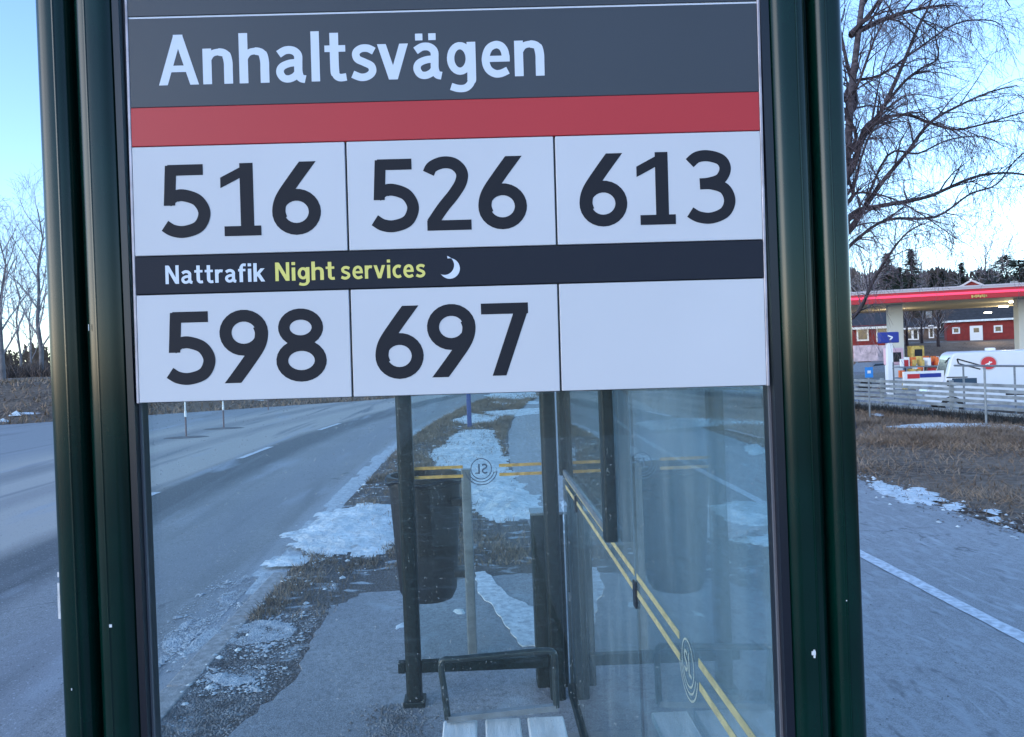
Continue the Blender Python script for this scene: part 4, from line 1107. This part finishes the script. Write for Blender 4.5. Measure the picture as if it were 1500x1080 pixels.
# ---------------------------------------------------------------- red houses on the rise
def house(x0, x1, Y, zg, zw, zr, depth, wins, doors, lab, gable=None, snowroof=False, wm=None, rz=R(-31)):
    t = thing('red_house', lab, 'house', ((x0+x1)/2, Y, zg), rz=rz); cx_ = (x0+x1)/2; KX = .86; w_ = (x1-x0)*KX; hw = zw-zg; hr_ = zr-zg
    mb = MB(); mb.box(-w_/2, w_/2, 0, depth, -1, hw)
    for s_ in (-w_/2, w_/2): mb.add([(s_,0,hw),(s_,depth,hw),(s_,depth/2,hr_)], [(0,1,2)])
    wl = mb.build('wall', wm or M['housered'], t)
    mb = MB(); e = .35
    mb.add([(-w_/2-e,-e,hw-.15),(w_/2+e,-e,hw-.15),(w_/2+e,depth/2,hr_+.1),(-w_/2-e,depth/2,hr_+.1),(-w_/2-e,depth+e,hw-.15),(w_/2+e,depth+e,hw-.15),
            (-w_/2-e,-e,hw-.27),(w_/2+e,-e,hw-.27),(w_/2+e,depth/2,hr_-.02),(-w_/2-e,depth/2,hr_-.02)],
           [(0,1,2,3),(3,2,5,4),(6,7,1,0),(6,9,8,7),(1,7,8,2),(0,3,9,6)])
    rf = mb.build('roof', M['roof'], t)
    mb = MB(); mb.box(w_*.2, w_*.2+.6, depth/2-.3, depth/2+.3, hr_-.3, hr_+.8); mb.build('chimney', M['conc'], rf)
    mb = MB(); mb.box(-w_/2-e-.02, w_/2+e+.02, -e-.08, -e-.001, hw-.30, hw-.12); mb.build('eaves_board', M['snow'] if snowroof else M['trim'], t)
    for (wx, wz, ww, wh) in wins:
        lx = (wx-cx_)*KX; lz = wz-zg
        mb = MB(); f_ = .12
        mb.box(lx-ww/2, lx-ww/2+f_, -.06, -.001, lz-wh/2, lz+wh/2); mb.box(lx+ww/2-f_, lx+ww/2, -.06, -.001, lz-wh/2, lz+wh/2)
        mb.box(lx-ww/2+f_, lx+ww/2-f_, -.058, -.001, lz+wh/2-f_, lz+wh/2); mb.box(lx-ww/2+f_, lx+ww/2-f_, -.058, -.001, lz-wh/2, lz-wh/2+f_)
        fr = mb.build('window', M['trim'], t)
        mb = MB(); mb.box(lx-ww/2+f_, lx+ww/2-f_, -.02, -.002, lz-wh/2+f_, lz+wh/2-f_); mb.build('pane', M['pane'], fr)
    for (wx, ww, z0, z1) in doors:
        lx = (wx-cx_)*KX
        mb = MB(); mb.box(lx-ww/2, lx+ww/2, -.08, -.001, z0-zg, z1-zg); dr = bevel(mb.build('door', M['trim'], t), .02)
        mb = MB(); mb.box(lx-ww*.2, lx+ww*.22, -.09, -.0805, z0-zg+(z1-z0)*.55, z0-zg+(z1-z0)*.85); mb.build('door_pane', M['pane'], dr)
    if gable:
        gx, gz, gw = (gable[0]-cx_)*KX, gable[1]-zg, gable[2]
        mb = MB(); mb.add([(gx-gw,.5,gz-gw*.55),(gx+gw,.5,gz-gw*.55),(gx,.5,gz)], [(0,1,2)]); mb.build('gable', M['housered'], t)
        mb = MB(); mb.bar((gx-gw-.2,.4,gz-gw*.55-.1), (gx,.4,gz+.05), .3, .16); mb.bar((gx+gw+.2,.4,gz-gw*.55-.1), (gx,.4,gz+.05), .3, .16); mb.build('gable_board', M['canwhite'], t)
    return t
def A3(px, py, Y): return at(px, py, Y)
Yh = 68.0
def hx(px): return at(px, 485, Yh).x
def hzz(px, py): return at(px, py, Yh).z
zg = hzz(1430, 500)
house(hx(1388), hx(1530), Yh, zg-.4, hzz(1430, 466), hzz(1430, 424), 8, 
      [(hx(1402), hzz(1402, 484), .62, .62), (hx(1462), hzz(1462, 482), .66, .66), (hx(1512), hzz(1512, 480), .66, .66)], [(hx(1431), 1.0, hzz(1431, 499), hzz(1431, 477))],
      'red wooden house with white door and small square windows under the canopy edge', gable=(hx(1427), hzz(1427, 410), 1.2), snowroof=True)
Yh = 58.0
house(hx(1200), hx(1299), Yh, terrain(hx(1270), Yh)-.3, hzz(1270, 477), hzz(1270, 457), 8,
      [(hx(1264), hzz(1264, 489), .85, 1.15), (hx(1296), hzz(1292, 490), 1.1, 1.15), (hx(1230), hzz(1230, 489), .9, 1.15)], [], 'dull red house with dark roof seen left of the front canopy column')
Yh = 80.0
t = house(hx(1322), hx(1372), Yh, hzz(1350, 503), hzz(1350, 478), hzz(1350, 466), 7,
      [(hx(1332), hzz(1332, 490), .6, 1.2), (hx(1341), hzz(1341, 490), .6, 1.2), (hx(1364), hzz(1364, 486), .5, 1.4)], [], 'dim brown house half hidden by bare trunks behind the canopy', wm=M['brush'])
# roofs that show above the canopy
Yh = 90.0
house(hx(1462), hx(1545), Yh, 1, hzz(1475, 425), hzz(1475, 411), 8, [], [], 'pale roofed far house peeking over the canopy at right edge')

# ---------------------------------------------------------------- trees
def grow(mb, mt, p, d, length, rad, depth, rr, spread, droop, minr, kids, sides=5, step=5, side_first=.25):
    pts = [Vector(p)]; rs = [rad]; d = Vector(d).normalized(); seg = length/step
    for i in range(step):
        j = Vector((rr.gauss(0,1), rr.gauss(0,1), rr.gauss(0,1)))*.13
        d = (d + j + Vector((0,0,-droop))).normalized()
        pts.append(pts[-1]+d*seg); rs.append(max(minr, rad*(1-.75*(i+1)/step)))
    (mb if depth > 0 and rad > minr*2.5 else mt).tube(pts, rs, sides if rad > minr*2.5 else 3, cap=False)
    if depth <= 0: return
    for k in range(kids):
        t = side_first+(1-side_first)*(k+rr.random())/kids; i = min(step-1, int(t*step)); base = pts[i].lerp(pts[i+1], t*step-i)
        dd = (pts[i+1]-pts[i]).normalized(); o = dd.orthogonal().normalized(); a = rr.random()*6.283
        o = o*math.cos(a)+dd.cross(o)*math.sin(a)
        nd = (dd*rr.uniform(.6, 1.0)+o*spread*rr.uniform(.6, 1.2)).normalized()
        grow(mb, mt, base, nd, length*rr.uniform(.42, .66), rs[i]*.55, depth-1, rr, spread, droop*1.3+.01, minr, kids, sides, step, side_first)
# birch beside the right post
YT = 13.5
tb = at(1247, 600, YT); tb.z = 0
birch = thing('birch_tree', 'tall bare birch with long drooping twigs rising behind the right green post', 'tree', tuple(tb))
mb = MB(); mt = MB(); rr = random.Random(77)
def T(px, py, dy=0.0): return at(px, py, YT+dy)-tb
trunk = [Vector((0,0,-.1)), T(1218,470), T(1226,330), T(1240,240), T(1246,150), T(1256,60), T(1268,-40), T(1285,-200), T(1300,-420)]
mtk = MB(); mtk.tube(sm3(trunk, 4), [.10-.075*i/32 for i in range(33)], 9, cap=False)
mtk.build('trunk', M['birch'], birch, smooth=60)
limbs = [ # hand placed main limbs, each with its own distance
 ([(1252,240),(1266,190),(1290,165),(1320,100),(1345,40),(1364,0),(1375,-60)], .060, -.2),
 ([(1250,235),(1275,185),(1320,125),(1350,100),(1374,85),(1370,50),(1373,20)], .042, .5),
 ([(1252,215),(1285,180),(1325,168),(1362,180),(1400,190),(1440,182),(1500,165),(1540,160)], .040, -.9),
 ([(1255,322),(1290,270),(1330,222),(1362,180),(1405,155),(1450,135),(1490,125)], .050, -.6),
 ([(1254,310),(1300,300),(1360,288),(1420,262),(1460,254),(1500,256),(1545,270)], .055, .7),
 ([(1256,350),(1300,322),(1370,318),(1420,285),(1460,270),(1490,232),(1520,215)], .038, 1.1),
 ([(1253,284),(1290,286),(1330,302),(1380,335),(1400,350)], .028, -1.0),
 ([(1246,52),(1280,35),(1320,20),(1365,10),(1400,8)], .060, .3),
 ([(1246,50),(1275,20),(1300,-20),(1330,-70)], .055, -.4),
 ([(1250,120),(1290,110),(1340,75),(1400,35),(1450,30),(1470,40)], .036, 1.0),
 ([(1256,125),(1280,60),(1300,20),(1312,-20)], .035, -.9),
 ([(1258,456),(1280,410),(1305,370),(1330,340),(1360,325)], .040, -1.4),
 ([(1256,325),(1300,228),(1345,225),(1390,205),(1440,200),(1470,215)], .032, 1.4),
 ([(1252,268),(1262,230),(1285,178),(1330,140),(1380,145)], .030, 1.6),
 ([(1262,10),(1300,-40),(1380,-60),(1440,-40),(1480,10)], .045, .6),
 ([(1254,150),(1240,90),(1225,20),(1200,-60)], .05, .5), ([(1254,200),(1230,150),(1190,90),(1150,40)], .04, -.5),
 ([(1250,280),(1220,240),(1170,200),(1120,190)], .04, .4),
 ([(1285,-200),(1340,-260),(1420,-280)], .05, 0), ([(1285,-160),(1230,-240),(1160,-260)], .05, 0),
]
mlimb = MB()
for pl, r_, dy in limbs:
    if 1249 < pl[0][0] < 1260 and pl[0][1] > 100: pl = [(1237-.04*max(0, pl[0][1]-240), pl[0][1]+24)]+pl
    n = len(pl); pp = [T(x, y, dy*i/(n-1)) for i, (x, y) in enumerate(pl)]; q = sm3(pp, 4); k = len(q)
    mlimb.tube(q, [max(.007, r_*(1-.82*i/(k-1))) for i in range(k)], 6, cap=False)
    for i in range(2, k):
        for _ in range(2):
            if rr.random() > .60: continue
            dd = (q[i]-q[i-1]).normalized(); o = Vector((rr.gauss(0,1), rr.gauss(0,1), rr.gauss(0,.6))).normalized()
            rad = max(.006, r_*(1-.82*i/(k-1))*.5)
            grow(mb, mt, q[i], dd*.8+o*.8+Vector((0,0,.15)), rr.uniform(.5, 1.1), rad, 2, rr, .8, .10, .0026, 3, 4, 4)
        # long hanging twigs
        for _ in range(3):
            a = q[i]+Vector((rr.gauss(0,.12), rr.gauss(0,.25), 0)); ln = rr.uniform(.25, 1.0); p2 = [a]
            dx = rr.gauss(0,.12); dy_ = rr.gauss(0,.12)
            for s_ in range(1, 5): p2.append(a+Vector((dx*s_*(1-s_*.1)+rr.gauss(0,.02), dy_*s_, -ln*(s_/4)**1.4)))
            mt.tube(p2, .0024, 3, cap=False)
            for s_ in (1, 2, 3, 2, 3):
                b = p2[s_]; e = b+Vector((rr.gauss(0,.12), rr.gauss(0,.12), -rr.uniform(.08,.3))); mt.tube([b, b.lerp(e, .5)+Vector((0,0,.02)), e], .0020, 3, cap=False)
mlimb.build('limbs', M['bark'], birch, smooth=60)
mb.build('branches', M['bark'], birch, kind='stuff'); mt.build('twigs', M['twig'], birch, kind='stuff')

def bare_tree(px, Y, top, lab, seed, r_=.16, grp='bare trees on the left horizon', twm=None, kids=5, depth=3, spread=.75):
    b = at(px, 540, Y); b.z = terrain(b.x, b.y)-.1; h = at(px, top, Y).z-b.z; rr = random.Random(seed)
    t = thing('bare_tree', lab, 'tree', tuple(b), group=grp)
    mb = MB(); mt = MB(); mk = MB(); minr = Y*.00016
    pts = [Vector((rr.gauss(0,.02)*h*k/6, rr.gauss(0,.02)*h*k/6, h*.85*k/6)) for k in range(7)]
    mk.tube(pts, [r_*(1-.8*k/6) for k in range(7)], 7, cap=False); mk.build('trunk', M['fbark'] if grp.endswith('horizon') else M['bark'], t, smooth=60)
    for k in range(15):
        tt = .18+.8*k/14; i = min(5, int(tt*6)); base = pts[i].lerp(pts[i+1], tt*6-i); a = k*2.4+rr.random()
        grow(mb, mt, base, (math.cos(a)*.75, math.sin(a)*.75, 1.0+tt*.6), h*(.44-.22*tt), r_*.42*(1-.6*tt), depth-1, rr, spread, -.02, minr, kids, 4, 4)
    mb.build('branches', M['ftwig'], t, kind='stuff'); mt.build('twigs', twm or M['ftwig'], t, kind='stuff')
    return t
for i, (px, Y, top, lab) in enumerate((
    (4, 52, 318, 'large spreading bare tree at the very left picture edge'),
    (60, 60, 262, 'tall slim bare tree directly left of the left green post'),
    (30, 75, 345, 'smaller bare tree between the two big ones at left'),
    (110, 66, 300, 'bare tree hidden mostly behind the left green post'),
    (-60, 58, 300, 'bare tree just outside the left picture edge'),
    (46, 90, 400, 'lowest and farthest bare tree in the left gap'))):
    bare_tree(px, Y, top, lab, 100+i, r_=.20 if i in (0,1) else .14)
# brush line and far wood
def brushline(name, px0, px1, Y, ztop, n, lab, seed, m, s=(1.5,3)):
    rr = random.Random(seed); mb = MB()
    for _ in range(n):
        px = rr.uniform(px0, px1); y = Y+rr.uniform(-4, 6); b = at(px, 540, y); b.z = terrain(b.x, b.y)-.2
        hh = max(.3, ztop*(rr.uniform(.45, 1.0)+.12*math.sin(px*.13)))
        for k in range(5):
            e = b+Vector((rr.gauss(0,.28)*hh, rr.gauss(0,.28)*hh, hh*rr.uniform(.6,1))); mb.tube([b, b.lerp(e,.5)+Vector((rr.gauss(0,.1),0,.1)), e], [.05,.035,.016], 3, cap=False)
            for _ in range(3):
                c = b.lerp(e, rr.uniform(.4,1)); mb.tube([c, c+Vector((rr.gauss(0,.25), rr.gauss(0,.25), rr.uniform(.1,.5)))*hh*.4], .014, 3, cap=False)
    return mb.build(name, m, kind='stuff')
brushline('brush_hedge', -120, 330, 62, 1.7, 700, '', 5, M['brush'])
brushline('brush_hedge', 330, 700, 62, 2.1, 260, '', 6, M['brush'])
def conifer(px, Y, top, lab, seed, wid=.28, dark=True, base=510):
    b = at(px, base, Y); b.z = terrain(b.x, b.y)-.2; h = at(px, top, Y).z-b.z; rr = random.Random(seed)
    t = thing('pine_tree' if wid > .3 else 'spruce_tree', lab, 'tree', tuple(b), group='trees of the wood behind the station')
    mk = MB(); mk.tube([(0,0,0),(0,0,h*.97)], [h*.018, h*.003], 7, cap=False); mk.build('trunk', M['bark'], t)
    mb = MB(); N = 900
    for k in range(N):
        u = rr.random()**.8; z = h*(.16+.84*u) if wid <= .3 else h*(.42+.56*u)
        if wid <= .3: rad = h*wid*(1-u)**.8*rr.random()**.45*(1+.25*math.sin(z*3.1))+.05
        else: rad = h*wid*math.sin(math.pi*min(1,max(0,u*.85+.12)))**.7*rr.random()**.5*(1+.3*math.sin(z*1.7+seed))
        a = rr.random()*6.283+.8*math.sin(z); s_ = h*rr.uniform(.016,.040); c = Vector((rad*math.cos(a), rad*math.sin(a), z-rad*.25))
        d1 = Vector((math.cos(a), math.sin(a), rr.uniform(-.5,.2)))*s_*1.5; d2 = Vector((-math.sin(a), math.cos(a), rr.gauss(0,.4)))*s_*.6
        mb.add([c-d1-d2*.6, c-d1+d2*.6, c+d1*.6+d2*.3, c+d1], [(0,1,3),(1,2,3)])
    mb.build('crown', M['needle'], t)
for i, (px, Y, top, wid, lab) in enumerate((
   (1304, 92, 372, .24, 'dark round topped spruce, leftmost behind the canopy'), (1339, 90, 366, .22, 'tall pointed spruce left of centre behind the canopy'),
   (1322, 100, 392, .3, 'lower broad spruce between the two leftmost tall ones'), (1370, 108, 400, .2, 'small pointed spruce right of the tall pointed one'),
   (1384, 112, 398, .25, 'small blunt spruce above the canopy middle'), (1412, 100, 386, .2, 'narrow spruce with dark round top above the yellow lettering'),
   (1398, 118, 402, .25, 'low far spruce left of the narrow dark topped one'), (1436, 118, 396, .22, 'far spruce between narrow one and the big bare tree'),
   (1478, 96, 372, .34, 'open crowned pine right of the far bare tree'), (1497, 90, 378, .45, 'broad dark pine at the right picture edge'),
   (1520, 92, 370, .45, 'broad pine partly outside the right edge'), (1455, 112, 395, .3, 'low spruce in front of the far bare tree'),
   (1278, 110, 408, .25, 'low spruce close to the right green post'))):
    conifer(px, Y, top, lab, 300+i, wid)
for i, (px, Y, top, lab) in enumerate(((1452, 96, 330, 'pale bare tree standing above the wood behind the canopy'), (1475, 110, 345, 'second pale bare tree beside the first, nearer right edge'),
     (1300, 104, 360, 'pale thin bare tree behind the leftmost spruces'), (1268, 80, 345, 'pale bare tree right beside the green post'), (1352, 110, 385, 'low bare tree between spruces over the canopy'))):
    bare_tree(px, Y, top, lab, 400+i, r_=.16, grp='bare trees behind the station')
for i, (px, Y, top, lab) in enumerate(((1330, 62, 440, 'thin dark bare tree under the canopy, left'), (1352, 64, 438, 'thin dark bare tree under the canopy, middle'), (1376, 61, 440, 'thin dark bare tree beside the red house'))):
    bare_tree(px, Y, top, lab, 500+i, r_=.13, grp='dark trunks under the canopy', twm=M['brush'])
# the wood far behind, one mass
def farwood(px0, px1, Y, top, n, seed, m):
    rr = random.Random(seed); mb = MB()
    for _ in range(n):
        px = rr.uniform(px0, px1); y = Y+rr.uniform(-10, 25); b = at(px, 520, y); b.z = terrain(b.x, b.y)-.3
        hh = max(1, at(px, top+rr.uniform(0, 26)+6*math.sin(px*.09), y).z-b.z)
        for k in range(34):
            u = rr.random()**1.3; rad = hh*.20*(1.05-u)*rr.random()**.5; a = rr.random()*6.283; s_ = hh*rr.uniform(.03,.055)
            c = b+Vector((rad*math.cos(a), rad*math.sin(a), hh*(.05+.95*u)))
            mb.add([c+Vector((-s_,0,-s_*.6)), c+Vector((s_,s_*.5,-s_*.5)), c+Vector((rr.gauss(0,.4)*s_,0,s_*1.5))], [(0,1,2)])
    return mb.build('far_wood', m, kind='stuff')
WD = mat('brown_green_wood', (.060,.050,.042), .95, col2=(.12,.090,.076), scale=.25)
farwood(1120, 1420, 125, 396, 900, 8, WD)
farwood(1380, 1900, 120, 398, 1200, 9, WD)
farwood(700, 1130, 160, 470, 900, 10, WD)
farwood(-300, 700, 190, 505, 1200, 12, WD)
